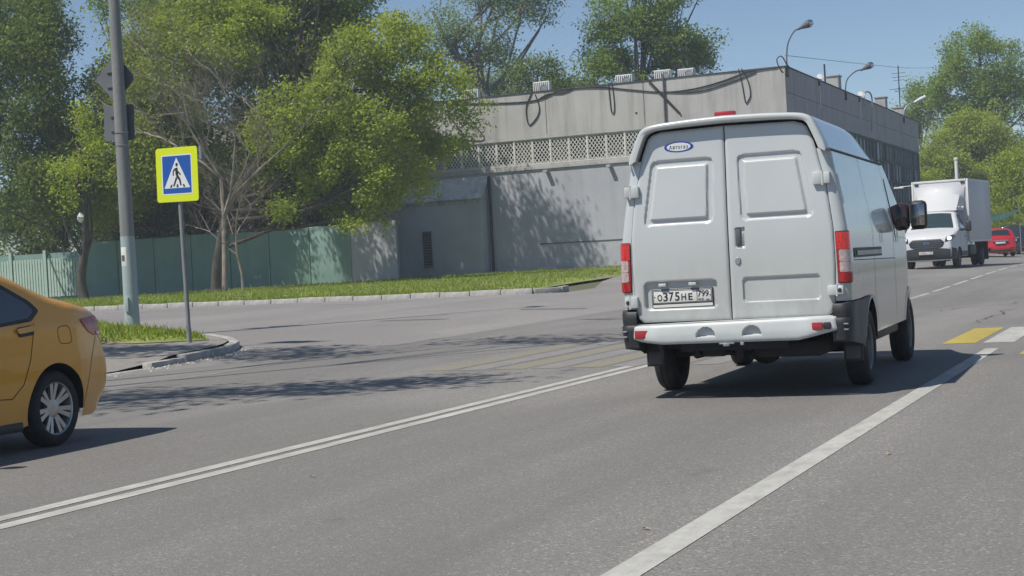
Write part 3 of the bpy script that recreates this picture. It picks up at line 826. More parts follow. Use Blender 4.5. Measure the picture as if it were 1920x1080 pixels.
o = MB().tube([(BX - .1, 87.3, 10.0), (BX - .1, 87.28, 11.75)], .05, 8).build('roof_post', M_BLKPL, None, 60); tag(o, 'short bare dark post on the right roof edge', 'post')
t = thing('antenna', 'thin television antenna mast rising behind the right roof edge', 'antenna', (BX - 1.5, 121.5, 10.0))
MB().tube([(0, 0, -9), (0, 0, 5.2)], .045, 6).build('mast', M_BLKPL, t, 60)
m = MB()
for z, l in ((4.6, .5), (4.3, .45), (4.05, .4), (3.4, .75), (3.2, .35)): m.tube([(-l, -.2, z), (l, .2, z + .05)], .018, 5)
m.tube([(-.02, -.5, 3.42), (.02, .9, 3.42)], .02, 5); m.build('dipole', M_BLKPL, t, 60)
o = MB().tube(curve_pts([(BX, BY + .1, 11.2), (BX - .2, 92, 12.4), (BX - .5, 108, 13.75), (BX - .8, 121.5, 14.95), (BX - 1.0, 140, 16.8)], 8), .014, 5).build('overhead_wire', M_BLACKC, None, 60); tag(o, 'thin wire strung from the roof corner past the antenna', 'wire')
o = MB().tube(curve_pts([(BX + .02, BY + .02, 10.2), (BX - .25, BY - .1, 10.5), (BX - .4, BY - .12, 11.0), (BX - .15, BY - .1, 11.15), (BX + .05, BY + .05, 10.75), (BX + .08, BY + .8, 10.6)], 6), .03, 6).build('cable_tangle', M_BLACKC, None, 60); tag(o, 'tangled black cable at the foot of the corner roof lamp', 'cable')
# ------------------------------------------------------------ fence
FY, FZ0, FZ1 = 71.0, 0.72, 3.98
fen = thing('boundary_fence', 'long teal boundary fence of tall flat panels with a pale green slatted end', 'fence')
x = -39.9; k = 0
rf = random.Random(3)
while x > -57.4:
    m = MB(); w = 2.48; y = FY + rf.uniform(-.012, .012)
    m.box((x - w + .02, y, FZ0 - .4), (x - .02, y + .10, FZ1 + rf.uniform(-.03, .03)), .012); m.build('panel', M_TEAL, fen, 30)
    m = MB(); m.box((x - .06, FY - .05, FZ0 - .4), (x + .019, FY + .13, FZ1 + .03)); m.build('post', M_TEAL, fen, 0)
    x -= 2.5
m = MB(); m.box((-39.9, FY + .12, FZ0 - .4), (-39.8, 76.3, FZ1)); m.build('return_panel', M_WALL2, fen, 0)
m = MB(); m.box((-39.875, FY, FZ0 - .4), (-37.2, FY + .1, FZ1 + .05)); m.build('grey_panel', M_WALL2, fen, 0)
x0 = x
while x > -76:
    m = MB(); m.box((x - .14, FY - .08, FZ0 - .4), (x + .06, FY + .12, FZ1 - .28)); m.build('post', M_MINT, fen, 0)
    m = MB(); m.box((x - 2.36, FY - .03, FZ0 + .35), (x - .142, FY + .02, FZ0 + .45)); m.box((x - 2.36, FY - .03, 3.0), (x - .142, FY + .02, 3.1)); m.build('rail', M_MINT, fen, 0)
    n = 11; w = 2.2 / n
    for i in range(n):
        if i == 0: sl_me = MB().box((0, 0, FZ0 + .30), (w - .045, .03, 3.22), .004).mesh('slat', M_MINT, 0) if x == x0 else sl_me
        link_mesh('slat', sl_me, fen, (x - .16 - (i + 1) * w + .02, FY - .065, rf.uniform(-.02, .02)))
    m = MB(); m.box((x - 2.36, FY + .06, FZ0 - .4), (x - .142, FY + .1, FZ1 - .45)); m.build('backing_panel', M_TEAL, fen, 0)
    x -= 2.5

# ------------------------------------------------------------ trees
def leaf_cloud(C, per, spread, size, rg, up=.5, droop=.0, aspect=.55):
    n = len(C) * per
    c = np.repeat(C, per, 0) + rg.normal(0, 1, (n, 3)) * np.array([spread, spread, spread * .75])
    c[:, 2] -= droop * np.abs(rg.normal(0, 1, n)) * spread
    nrm = rg.normal(0, 1, (n, 3)); nrm[:, 2] += up * 1.6; nrm[:, 0] += -.25; nrm[:, 1] += -.3
    nrm /= np.linalg.norm(nrm, axis=1)[:, None]
    a = rg.normal(0, 1, (n, 3)); a -= nrm * (a * nrm).sum(1)[:, None]; a /= np.linalg.norm(a, axis=1)[:, None]
    b = np.cross(nrm, a)
    s = size * rg.uniform(.55, 1.35, n)[:, None]
    V = np.stack([c - a * s * .5, c + b * s * aspect * .5 - nrm * s * .06, c + a * s * .5, c - b * s * aspect * .5 - nrm * s * .06], 1).reshape(-1, 3)
    return V, np.arange(4 * n).reshape(-1, 4)
def crown_points(blobs, n, rg, shell=.5, gap=.0):
    vol = np.array([b[3] * b[4] * b[5] for b in blobs]) ** .8; vol /= vol.sum()
    out = []
    ph = rg.uniform(0, 6.28, 6)
    for b, v in zip(blobs, vol):
        k = int(n * v * 1.8) + 4
        d = rg.normal(0, 1, (k, 3)); d /= np.linalg.norm(d, axis=1)[:, None]
        r = shell + (1 - shell) * rg.uniform(0, 1, k) ** .6
        lump = 1 + .16 * np.sin(d[:, 0] * 4 + ph[0]) * np.sin(d[:, 1] * 4.5 + ph[1]) + .14 * np.sin(d[:, 2] * 5 + ph[2] + d[:, 0] * 3)
        p = d * (r * lump)[:, None] * np.array(b[3:6]) + np.array(b[:3])
        f = .5 + .25 * (np.sin(p[:, 0] * 1.25 + ph[3]) * np.sin(p[:, 2] * 1.5 + ph[4]) + np.sin(p[:, 1] * 1.3 + ph[5] + p[:, 2]))
        p = p[f > gap][:int(n * v) + 2]
        out.append(p)
    return np.concatenate(out)
LK, LS = 2.0, .74
def tree(name, label, trunk, tr, blobs, lm, ncl, per, spread, size, seed, group=None, gap=.3, shell=.45, limbs=16, twigs=60, bark=None, up=.5, droop=.2, cat='tree', lr=None, zmin=None):
    rg = np.random.default_rng(seed)
    T = curve_pts(trunk, 6); base = T[0]
    t = thing(name, label, cat, base, 0, group)
    B = np.array(base)
    C = crown_points(blobs, ncl, rg, shell, gap)
    if zmin is not None: C = C[C[:, 2] > zmin]
    V, F = leaf_cloud(C - B, int(per * LK), spread, size * LS, rg, up, droop)
    link_mesh('crown', np_mesh('crown', V, F, lm), t)
    m = MB(); n = len(T)
    rad = [tr * (1 - .75 * i / (n - 1)) * (1.35 if i == 0 else 1) for i in range(n)]
    m.tube([np.array(p) - B for p in T], rad, 9)
    m.build('trunk', bark or M_BARK, t, 60)
    m = MB()
    def limb(q, r0, r1, lo=.3):
        # leave the trunk below the cluster and bend up to it
        i = int(n * lo + (n * (1 - lo) - 1) * rg.uniform(0, 1)); 
        p = np.array(T[i])
        if p[2] > q[2] - .3: 
            i = max(int(n * .25), i // 2); p = np.array(T[i])
        mid = (p + q) / 2 + rg.normal(0, .25, 3) + np.array([0, 0, -.12 * np.linalg.norm(q - p) * .5])
        pts = curve_pts([p, mid, q], 4)
        m.tube([np.array(a) - B for a in pts], [r0 + (r1 - r0) * k / (len(pts) - 1) for k in range(len(pts))], 5, caps=False)
        return pts
    idx = rg.permutation(len(C)); L = []
    for k in idx[:limbs]: L.append(limb(C[k], tr * .38, tr * .07))
    for k in idx[limbs:limbs + twigs]:
        q = C[k]; l = L[int(rg.integers(len(L)))]
        best = min(L, key=lambda l: np.linalg.norm(np.array(l[-3]) - q))
        p = np.array(best[-4]); mid = (p + q) / 2 + rg.normal(0, .15, 3)
        m.tube([p - B, mid - B, q - B], [tr * .12, tr * .08, tr * .03], 4, caps=False)
    m.build('limbs', bark or M_BARK, t, 60)
    return t
LM_LIGHT = leafmat('leaf_light_green', (.19, .265, .024), (.30, .385, .036), (.43, .49, .07), .45, (.48, .56, .04))
LM_MID = leafmat('leaf_mid_green', (.11, .19, .025), (.18, .275, .036), (.29, .38, .06), .42, (.36, .50, .05))
LM_DARK = leafmat('leaf_dark_green', (.085, .135, .026), (.13, .19, .034), (.21, .265, .055), .40, (.27, .38, .045))
LM_POP = leafmat('leaf_poplar', (.11, .185, .065), (.17, .255, .09), (.32, .40, .18), .40, (.32, .46, .12))
LM_OLIVE = leafmat('leaf_olive', (.14, .195, .024), (.22, .285, .032), (.33, .385, .06), .44, (.42, .50, .04))
G_STREET = 'trees in front of and behind the fence'
# light maple whose leaning trunk stands on the verge
tree('maple_tree', 'big light green tree with leaning trunk in front of the teal fence', [(-43.0, 63.2, .75), (-42.6, 62.9, 2.5), (-41.6, 62.9, 5.2), (-39.5, 63.6, 8), (-36.5, 65.2, 12.0)], .34,
     [(-35.5, 65.4, 8.9, 3.7, 3.2, 3.6), (-36.2, 64.2, 5.6, 2.5, 2.2, 2.4), (-38.4, 63.4, 8.4, 2.2, 2.0, 2.8), (-32.9, 67.3, 9.2, 2.3, 2.2, 2.5), (-34.6, 66.0, 11.8, 2.6, 2.2, 1.9), (-38.7, 63.2, 5.7, 1.5, 1.5, 1.5), (-34.2, 66.4, 6.6, 2.0, 2.0, 1.8), (-42.6, 65.4, 13.6, 2.2, 1.8, 1.9)],
     LM_LIGHT, 780, 48, .30, .24, 11, gap=.40, shell=.6, droop=.5, limbs=22, twigs=90)
# tall tree against the annex, most of it above the picture
tree('tall_ash_tree', 'tall green tree rising over the annex roof behind the light tree', [(-43.4, 72.6, .72), (-43.2, 72.0, 6), (-41.5, 69.2, 12), (-39.5, 69.0, 19)], .32,
     [(-39.6, 69.0, 18.6, 4.6, 1.7, 2.7), (-36.6, 69.0, 17.8, 2.6, 1.5, 2.2), (-42.6, 69.6, 16.6, 3.4, 1.8, 2.6), (-39.8, 69.8, 15.0, 3.4, 1.4, 1.3), (-45.5, 69.4, 14.6, 3.2, 1.8, 2.6)], LM_MID, 560, 15, .38, .25, 12, gap=.40)
# trees behind the fence
for (lab, tb, bl, lm, nc, sd) in (
    ('tall olive green tree over the fence above the crossing sign', (-50.6, 72.6), [(-47.2, 70.6, 15.2, 3.4, 3.0, 4.0), (-50.4, 69.8, 12.6, 3.2, 3, 3.6), (-44.6, 72.0, 12.2, 2.6, 2.6, 3.4), (-46.6, 70.5, 8.6, 3.4, 2.4, 2.2), (-44.5, 66.5, 14.6, 3.0, 2.2, 2.2)], LM_OLIVE, 1050, 21),
    ('dense green tree over the fence left of the light tree', (-43.6, 72.9), [(-42.0, 71.6, 14.4, 3.2, 3.0, 3.6), (-42.4, 72.4, 9.8, 3.0, 2.4, 3.2), (-40.2, 71.0, 16.0, 2.4, 2.2, 2.0), (-45.4, 73.6, 7.6, 3.0, 2.0, 2.6)], LM_OLIVE, 760, 22),
    ('dark green tree at the far left edge over the pale fence', (-60.3, 73), [(-55.6, 65.4, 12.4, 3.0, 2.8, 5.2), (-54.9, 66.0, 7.6, 2.8, 2.4, 2.4), (-57.6, 67.5, 16.5, 2.6, 2.6, 3), (-59.5, 64.5, 11.0, 2.6, 2.2, 3.6)], LM_DARK, 1150, 23),
    ('shaded green tree over the fence between the pole and the frame edge', (-53.6, 72.8), [(-51.6, 67.8, 8.8, 3.0, 2.4, 2.8), (-51.6, 68.6, 12.2, 1.8, 2.0, 2.8), (-52.6, 68.4, 6.6, 3, 2.0, 1.8), (-48.6, 66.5, 9.6, 2.2, 2.0, 3.0)], LM_OLIVE, 950, 24),
    ('high thin tree crossing the sky gap left of the lamp pole', (-57.6, 78.5), [(-56.0, 78.4, 17.5, 2.0, 2.2, 2.0), (-53.6, 78.0, 19.5, 3.2, 2.6, 2.6), (-59.4, 78.6, 19.6, 2.2, 2, 1.6)], LM_MID, 320, 25)):
    zb = .7
    top = max(b[2] for b in bl)
    tree('broadleaf_tree', lab, [(tb[0], tb[1], zb), (tb[0] + .2, tb[1], 4), (tb[0] - .2, tb[1] - .1, 9), (bl[0][0], bl[0][1], top - .5)], .28, bl, lm, nc, 30, .40, .27, sd, group=G_STREET, gap=.36 if sd < 25 else .38, limbs=14, twigs=50)
# shrubs behind the fence
for i, (x, y, z, rx, rz, lab) in enumerate(((-62.5, 73.4, 4.6, 3.0, 2.2, 'dark shrub above the pale slatted fence at the left edge'), (-56.8, 73.4, 4.4, 2.8, 2.0, 'dark shrub behind the fence left of the lamp pole'), (-52.2, 73.6, 4.7, 2.9, 2.2, 'dark shrub behind the fence just right of the lamp pole'),
        (-47.5, 74.4, 4.9, 3.0, 2.4, 'dark shrub behind the fence right of the crossing sign'), (-42.9, 74.2, 5.2, 2.8, 2.4, 'dark shrub behind the fence under the light tree'))):
    tree('shrub', lab, [(x, y, .7), (x + .1, y, 2.5), (x - .2, y, z + .8)], .12, [(x, y, z + .7, rx, 1.6, rz * 1.3), (x + 1.6, y + .2, z + 1.9, 1.6, 1.3, 1.8), (x - 1.5, y + .3, z + 1.6, 1.6, 1.2, 1.7)], LM_DARK, 480, 28, .38, .25, 40 + i, group='shrubs behind the fence', gap=.2, cat='shrub', limbs=8, twigs=20)
# young tree with bright leaves by the pale fence
tree('young_maple_tree', 'young tree with sparse bright leaves in front of the fence left of the lamp pole', [(-44.9, 55.6, .72), (-45.0, 55.6, 1.8), (-44.6, 55.5, 3.2), (-44.2, 55.2, 5.0), (-43.6, 54.6, 7.6)], .26,
     [(-43.9, 54.8, 8.2, .9, .8, 1.5), (-44.9, 55.0, 6.4, 1.2, .8, .9), (-43.0, 54.6, 6.9, 1.0, .8, .9), (-45.2, 55.2, 5.4, .7, .6, .6)], LM_LIGHT, 70, 26, .26, .20, 51, gap=.34, limbs=8, twigs=20)
# bare twiggy tree
def bare_tree(name, label, base, H_, seed, spread=.5, r0=.13, depth=6, cat='tree'):
    rb = random.Random(seed); t = thing(name, label, cat, base); m = MB(); fine = MB()
    def grow(p, d, L, r, lev):
        n = 3; pts = [p]; q = p; dd = d
        for i in range(n):
            dd = (dd + Vector((rb.gauss(0, .13), rb.gauss(0, .13), rb.gauss(.02, .10)))).normalized()
            q = q + dd * (L / n); pts.append(q)
        (m if lev < 3 else fine).tube(pts, [r, r * .88, r * .75, r * .62], 6 if lev < 2 else 3, caps=False)
        if lev >= depth: return
        k = 3 if lev < 4 else 2
        for i in range(k + (1 if rb.random() < .45 else 0)):
            s = rb.choice((1, 2, 3))
            a = Vector((rb.gauss(0, 1), rb.gauss(0, 1), rb.gauss(.2, .5))).normalized()
            nd = (dd * (1 - spread) + a * spread + Vector((0, 0, .15))).normalized()
            grow(pts[s] if lev else pts[max(s, 2)], nd, L * rb.uniform(.58, .82), r * .55, lev + 1)
    grow(Vector((0, 0, 0)), Vector((rb.uniform(-.1, .1), 0, 1)).normalized(), H_ * .30, r0, 0)
    m.build('trunk', M_TWIG, t, 60); fine.build('twigs', M_TWIG, t, 0)
    return t
bare_tree('bare_tree', 'grey leafless twiggy tree between the crossing sign and the light tree', (-40.3, 59.8, .75), 18, 31, .55, .14, 8)
bare_tree('bare_shrub', 'low leafless shrub on the verge beside the leaning trunk', (-39.7, 60.4, .75), 9.0, 9, .62, .07, 6, 'shrub')
# poplars and others behind the building
tree('poplar_tree', 'tall loose poplar with visible grey limbs behind the building', [(-42.6, 96.2, .8), (-42.4, 96.2, 10), (-43.0, 96.0, 13.6), (-44.8, 95.4, 16.0), (-46.0, 95, 19)], .42,
     [(-42.7, 96.3, 17.4, 3.0, 2.4, 2.6), (-45.6, 95.0, 17.4, 2.0, 2, 2.4), (-39.4, 97.6, 19.2, 1.9, 1.8, 1.5), (-41.2, 96.9, 20.8, 4, 2.6, 2.6), (-41.4, 96.8, 15.8, 1.3, 1.4, 1.2)], LM_POP, 300, 26, .42, .27, 61, gap=.38, shell=.3, limbs=18, twigs=50, bark=mat('poplar_bark', (.20, .19, .175), .9, var=.3, vscale=5))
tree('poplar_tree', 'spreading poplar above the roof right of the sky gap', [(-33.4, 100.2, .8), (-33.4, 100.2, 9), (-33.0, 100.3, 14), (-32.6, 100.5, 20)], .42,
     [(-33.0, 100.3, 16.2, 3.6, 3, 3.0), (-30.4, 101.5, 15.4, 2.6, 2.2, 1.7), (-36.2, 99.0, 13.6, 2.2, 2, 1.8), (-32.6, 100.5, 19.5, 3.6, 3, 3), (-28.7, 102.2, 15.4, 1.5, 1.2, 1.0), (-35.4, 99.2, 16.0, 1.6, 1.6, 2.2)], LM_MID, 480, 38, .36, .28, 62, gap=.38, limbs=18, twigs=50)
tree('broadleaf_tree', 'small pale tree far behind the roof in the poplar gap', [(-49.3, 109.6, .8), (-49.3, 109.6, 9), (-49.0, 109.6, 16)], .2, [(-49.0, 109.6, 14.8, 2.2, 2, 2.6), (-46.5, 110.6, 15.0, 1.6, 1.4, 2.0)], LM_POP, 130, 26, .42, .28, 63, gap=.34)
tree('broadleaf_tree', 'dark rounded tree just behind the roof under the poplar', [(-38.6, 95, .8), (-38.6, 95, 8), (-38.6, 95, 14)], .2, [(-38.7, 95.2, 13.0, 2.3, 2, 2.4), (-36.6, 95.8, 12.0, 1.8, 1.6, 1.6)], LM_DARK, 210, 26, .38, .27, 64, gap=.2)
# trees right of the building
tree('tall_lime_tree', 'tall dark green tree at the right edge beyond the lighter tree', [(-16.0, 141, .4), (-16, 141, 6), (-15.6, 140.8, 12), (-15.4, 140.7, 19)], .45,
     [(-15.6, 140.6, 15.6, 3.9, 3.4, 4.4), (-13.0, 141.6, 12.2, 4.0, 3.2, 4.6), (-17.8, 139.9, 13.6, 2.3, 2.2, 2.8), (-12.6, 141.6, 6.6, 4, 3, 4)], LM_MID, 900, 38, .40, .31, 71, gap=.34, shell=.55)
tree('willow_tree', 'lighter yellow green tree beyond the right end of the building', [(-16.6, 132.6, .4), (-16.6, 132.6, 3), (-16.4, 132.6, 7), (-15.6, 133, 11)], .4,
     [(-16.2, 132.6, 8.4, 3.6, 3.0, 3.4), (-14.9, 133.2, 10.8, 2.4, 2.2, 2.2), (-18.3, 131.7, 7.0, 2.1, 2, 2.8), (-13.6, 133.7, 6.5, 2.4, 2.2, 3.6), (-16.6, 132.2, 4.0, 3.6, 2.4, 3.0)], LM_LIGHT, 820, 42, .36, .28, 72, gap=.36, droop=.6, shell=.55)
tree('broadleaf_tree', 'bushy green tree at the right edge above the parked cars', [(-10.0, 110.4, .35), (-10.0, 110.4, 3), (-9.8, 110.3, 6)], .22, [(-9.6, 110.3, 6.3, 2.4, 2, 1.4), (-10.2, 110, 4.3, 1.9, 1.8, 1.6), (-8.6, 110.8, 5.0, 2.2, 1.8, 1.6)], LM_LIGHT, 260, 28, .36, .24, 73, gap=.28)
tree('broadleaf_tree', 'small distant tree beside the antenna beyond the building end', [(-22.8, 154, .4), (-22.8, 154, 8), (-22.7, 154, 17)], .25, [(-22.6, 153.9, 15.0, 1.9, 1.8, 2.2), (-24.2, 153.6, 13.4, 1.9, 1.8, 1.8)], LM_MID, 150, 26, .45, .33, 74, gap=.28)
tree('shrub', 'flowering green bush behind the red car under the green net', [(-9.9, 99.3, .35), (-9.9, 99.3, 1.5), (-9.6, 99.3, 3)], .08, [(-10.0, 99.3, 1.9, 1.6, 1.2, 1.4), (-8.0, 99.8, 1.6, 1.6, 1.2, 1.2)], LM_OLIVE, 120, 24, .26, .2, 75, cat='shrub', gap=.2, limbs=6, twigs=14)
# roadside trees beside the camera that shade the left of the road (their crowns hang outside the picture)
tree('roadside_tree', 'roadside tree on the left pavement shading the road near the taxi', [(-17.6, 7.4, .2), (-17.5, 7.5, 3), (-17.0, 8.0, 6), (-15.4, 8.8, 9.4)], .22,
     [(-14.6, 9.0, 8.6, 2.6, 1.1, 1.1), (-11.0, 10.6, 7.8, 2.2, .9, .7), (-18.4, 8.0, 9.4, 2.6, 1.4, 1.6), (-12.2, 18.6, 8.6, 2.6, 1.1, .7)], LM_MID, 420, 12, .38, .24, 81, gap=.34, zmin=6.2)
tree('roadside_tree', 'roadside tree on the left pavement shading the island corner', [(-25.0, 15.2, .2), (-25.0, 15.3, 3), (-24.4, 15.4, 6), (-22.0, 15.6, 8.4)], .24,
     [(-21.5, 15.6, 9.0, 3.2, 1.3, 1.3), (-17.2, 15.9, 8.8, 2.6, 1.1, .9), (-26.8, 16.2, 10, 3.0, 1.6, 1.8)], LM_MID, 560, 12, .38, .24, 82, gap=.32, zmin=7.4)
# unseen trees added on the right for the van side to reflect
for i, (x, y) in enumerate(((13, 10), (14.5, 22), (13.5, 35))):
    tree('roadside_tree', 'unseen leafy tree added on the right for the van side to reflect', [(x, y, -.05), (x, y, 3), (x + .1, y, 6), (x, y + .2, 9)], .2,
         [(x, y, 7.2, 3.0, 3.2, 2.8), (x + .8, y - 1.4, 5.2, 2.2, 2.4, 1.8)], LM_MID, 150, 20, .5, .34, 90 + i, group='added trees for the van side to reflect', gap=.2, limbs=8, twigs=10)
# ------------------------------------------------------------ vehicles: shared pieces
def text_part(name, s, w, h, m, parent, M, depth=.002, spacing=1.0, bold=0.0):
    cu = bpy.data.curves.new(name, 'FONT'); cu.body = s; cu.size = 1; cu.space_character = spacing; cu.offset = bold; cu.resolution_u = 3
    t = bpy.data.objects.new(name, cu); COL.objects.link(t)
    bpy.context.view_layer.update()
    me = bpy.data.meshes.new_from_object(t.evaluated_get(bpy.context.evaluated_depsgraph_get()))
    bpy.data.objects.remove(t, do_unlink=True)
    bm = bmesh.new(); bm.from_mesh(me)
    P = np.array([v.co for v in bm.verts]); lo, hi = P.min(0), P.max(0); sc = (w / (hi[0] - lo[0]), h / (hi[1] - lo[1]))
    for v in bm.verts: v.co = ((v.co.x - (lo[0] + hi[0]) / 2) * sc[0], (v.co.y - (lo[1] + hi[1]) / 2) * sc[1], 0)
    g = bmesh.ops.extrude_face_region(bm, geom=bm.faces[:])
    for e in g['geom']:
        if isinstance(e, bmesh.types.BMVert): e.co.z += depth
    bmesh.ops.recalc_face_normals(bm, faces=bm.faces[:])
    bm.transform(M); bm.to_mesh(me); bm.free()
    me.name = name; me.materials.clear(); me.materials.append(m)
    return link_mesh(name, me, parent)
def facing_back(x, y, z, tilt=0):   # text plane: X right, Y up, normal towards -y
    return Matrix.Translation((x, y, z)) @ Matrix.Rotation(R(90 + tilt), 4, 'X')
def facing_front(x, y, z, tilt=0):  # normal towards +y
    return Matrix.Translation((x, y, z)) @ Matrix.Rotation(R(180), 4, 'Z') @ Matrix.Rotation(R(90 + tilt), 4, 'X')
def wheel(parent, loc, Rr, w, rimr, style, side, rubber=None, m_rim=None, inner=True):
    """axis along x; side=+1: outer face towards +x"""
    Mx = Matrix.Translation(loc) @ Matrix.Rotation(R(90 if side > 0 else -90), 4, 'Y')
    m = MB(); h = w / 2
    prof = [(rimr * .97, -h * .75), (rimr + .01, -h * .92), (rimr + (Rr - rimr) * .5, -h), (Rr - .025, -h * .9), (Rr - .004, -h * .66), (Rr, -h * .3), (Rr - .006, -h * .28), (Rr - .006, -h * .22), (Rr, -h * .2), (Rr, h * .2), (Rr - .006, h * .22), (Rr - .006, h * .28), (Rr, h * .3), (Rr - .004, h * .66), (Rr - .025, h * .9), (rimr + (Rr - rimr) * .5, h), (rimr + .01, h * .92), (rimr * .97, h * .75)]
    m.lathe(prof, 48, Mx); o = m.build('wheel', rubber or M_RUBBER, parent, 40)
    m = MB(); mr = m_rim or M_ALLOY
    if style == 'alloy':
        m.lathe([(rimr * .90, -h * .5), (rimr * .92, h * .5), (rimr * .96, h * .78), (rimr * 1.0, h * .84), (rimr, h * .7)], 48, Mx)
        m.lathe([(.001, h * .62), (.035, h * .62), (.075, h * .5), (.08, h * .2)], 24, Mx)
        n = 7
        for k in range(n):
            a = 2 * math.pi * k / n
            for da, off in ((-.16, -.5), (.16, .5)):
                p0 = Vector((.06 * math.cos(a + off * .3), .06 * math.sin(a + off * .3), h * .50)); p1 = Vector((rimr * .95 * math.cos(a + da), rimr * .95 * math.sin(a + da), h * .72))
                d = (p1 - p0); t = d.cross(Vector((0, 0, 1))).normalized() * .013; z = Vector((0, 0, .022))
                vs = [p0 - t * 1.1, p0 + t * 1.1, p1 + t * 1.5, p1 - t * 1.5]; vs = vs + [v - z for v in vs]
                m.add([Mx @ v for v in vs], [(0, 1, 2, 3), (7, 6, 5, 4), (0, 4, 5, 1), (1, 5, 6, 2), (2, 6, 7, 3), (3, 7, 4, 0)])
        m.build('rim', mr, o, 35)
        m = MB(); m.lathe([(.001, h * .05), (rimr * .9, h * .05)], 24, Mx); m.build('brake_backing', M_BLKPL, o, 0)
    else:
        m.lathe([(.001, h * .35), (.05, h * .35), (.075, h * .28), (.085, h * .12), (rimr * .62, h * .22), (rimr * .72, h * .05), (rimr * .88, h * .12), (rimr * .92, h * .7), (rimr * .99, h * .84), (rimr * .98, h * .6)], 40, Mx)
        for k in range(6):
            a = 2 * math.pi * k / 6; m.cyl(Mx @ Vector((.06 * math.cos(a), .06 * math.sin(a), h * .3)), Mx @ Vector((.06 * math.cos(a), .06 * math.sin(a), h * .42)), .012, n=6)
        m.build('rim', mr, o, 35)
    return o
def plate(parent, M, w, h, main, region, code=None, frame=True):
    """M: plane with X right, Y up, Z out"""
    m = MB()
    if frame: m.box((-w / 2 - .010, -h / 2 - .034, -.016), (w / 2 + .010, h / 2 + .008, -.002), .003, M)
    o = m.build('number_plate', M_BLKPL, parent, 30) if frame else None
    m = MB(); m.box((-w / 2, -h / 2, -.0018), (w / 2, h / 2, .0025), .0012, M); b = m.build('plate_face' if o else 'number_plate', M_PLATE, o or parent, 30); o = o or b
    m = MB(); e = .0045
    for a, c in (((-w / 2 + .003, h / 2 - .003 - e), (w / 2 - .003, h / 2 - .003)), ((-w / 2 + .003, -h / 2 + .003), (w / 2 - .003, -h / 2 + .003 + e)), ((-w / 2 + .003, -h / 2 + .003 + e), (-w / 2 + .003 + e, h / 2 - .003 - e)), ((w / 2 - .003 - e, -h / 2 + .003 + e), (w / 2 - .003, h / 2 - .003 - e)), ((w * .245, -h / 2 + .003 + e), (w * .245 + e, h / 2 - .003 - e))):
        m.box((a[0], a[1], .0026), (c[0], c[1], .0038), 0, M)
    for x in (-w * .468, w * .47): m.prism([(x + .006 * math.cos(a * 1.0472), .006 * math.sin(a * 1.0472)) for a in range(6)], .0026, .0042, M)
    m.build('plate_border', M_INK, o, 0)
    return o
def plate_text(o, M, w, h, chars):
    """chars: (string, x centre, y centre, width, height) in units of plate width / height"""
    for s, x, y, cw, ch in chars:
        text_part('plate_character', s, cw * w, ch * h, M_INK, o, M @ Matrix.Translation((x * w, y * h, .0026)), .0016, 1.0, .018)

# ------------------------------------------------------------ white van
M_ARM = mat('mirror_housing', (.035, .018, .02), .12, coat=.6)
van = thing('white_van', 'white high roof panel van seen from behind with closed double rear doors', 'van', (-3.489, 12.7125, 0), R(2.2))
r_c = .062; q_c = r_c * math.pi / 4
def vw(z): return np.interp(z, [.35, .62, 1.0, 1.38, 1.6, 1.8, 2.06, 2.3], [.962, .975, .978, .970, .938, .902, .858, .80])
def vxd(z): return np.interp(z, [.60, .70, .745, 1.1, 1.4, 1.6, 1.76, 1.96, 2.08, 2.13, 2.25, 2.29], [.80, .835, .855, .872, .868, .845, .825, .775, .75, .735, .685, .64])
def vtaper(y): return .16 * ss(3.7, 5.2, y)
def vlean(z): return .05 * ss(1.3, 2.4, z)
def van_side(sgn, off=0.0):
    def f(s, z):
        s = np.asarray(s, float); z = np.asarray(z, float); w = vw(z); ro = r_c
        a = np.clip((s + q_c) / (2 * q_c), 0, 1) * (math.pi / 2)
        x = np.where(s < -q_c, w - ro - (-s - q_c), w - ro + ro * np.sin(a)) - vtaper(np.maximum(s, 0))
        y = np.where(s > q_c, ro + (s - q_c), ro - ro * np.cos(a)) + vlean(z) * (1 - ss(0, 1.2, s))
        nx = np.where(s < -q_c, 0, np.sin(a)); ny = np.where(s < -q_c, -1, -np.cos(a))
        return np.stack([sgn * (x + off * nx), y + off * ny, z], -1)
    return f
def sdoor(z): return -((vw(z) - r_c) - vxd(z)) - q_c
AW, AR, AZ = 1.10, .43, .36; FW, FR, FZ = 4.02, .43, .35
def arc(cy, cz, r, a0, a1, n=10): return [(cy + r * math.cos(R(a0 + (a1 - a0) * k / n)), cz + r * math.sin(R(a0 + (a1 - a0) * k / n))) for k in range(n + 1)]
zz = np.linspace(2.06, .79, 18)
side_out = [(float(sdoor(z)), float(z)) for z in zz] + arc(AW, AZ, AR, 96, 12, 9) + arc(FW, FZ, FR, 166, 22, 14) + [(4.9, .49), (5.08, .50), (5.14, .72), (5.08, .92), (4.95, 1.03), (4.5, 1.13), (4.22, 1.2), (3.9, 1.46), (3.55, 1.74), (3.25, 1.97), (3.1, 2.05), (2.9, 2.06), (1.5, 2.06)]
body = MB()
for sgn in (1, -1):
    V, F = panel2d(side_out, [], .045, van_side(sgn), sgn < 0); body.add(V, F)
cap = [(4.9, .40), (5.08, .50), (5.14, .72), (5.08, .92), (4.95, 1.03), (4.5, 1.13), (4.22, 1.2)]
capw = [(4.22, 1.2), (3.9, 1.46), (3.55, 1.74), (3.25, 1.97), (3.1, 2.05), (2.9, 2.06)]
def vcap(path, bulge=.07, f=1.0, off=0.0, per=3):
    P = curve_pts(path, per); rows = []
    for i, (y, z) in enumerate(P):
        wd = (float(vw(z)) - float(vtaper(y))) * f
        rows.append([(u * wd, y + (bulge * (1 - u * u)) + off, z + (.02 * (1 - u * u)) + off) for u in np.linspace(-1, 1, 13)])
    return rows
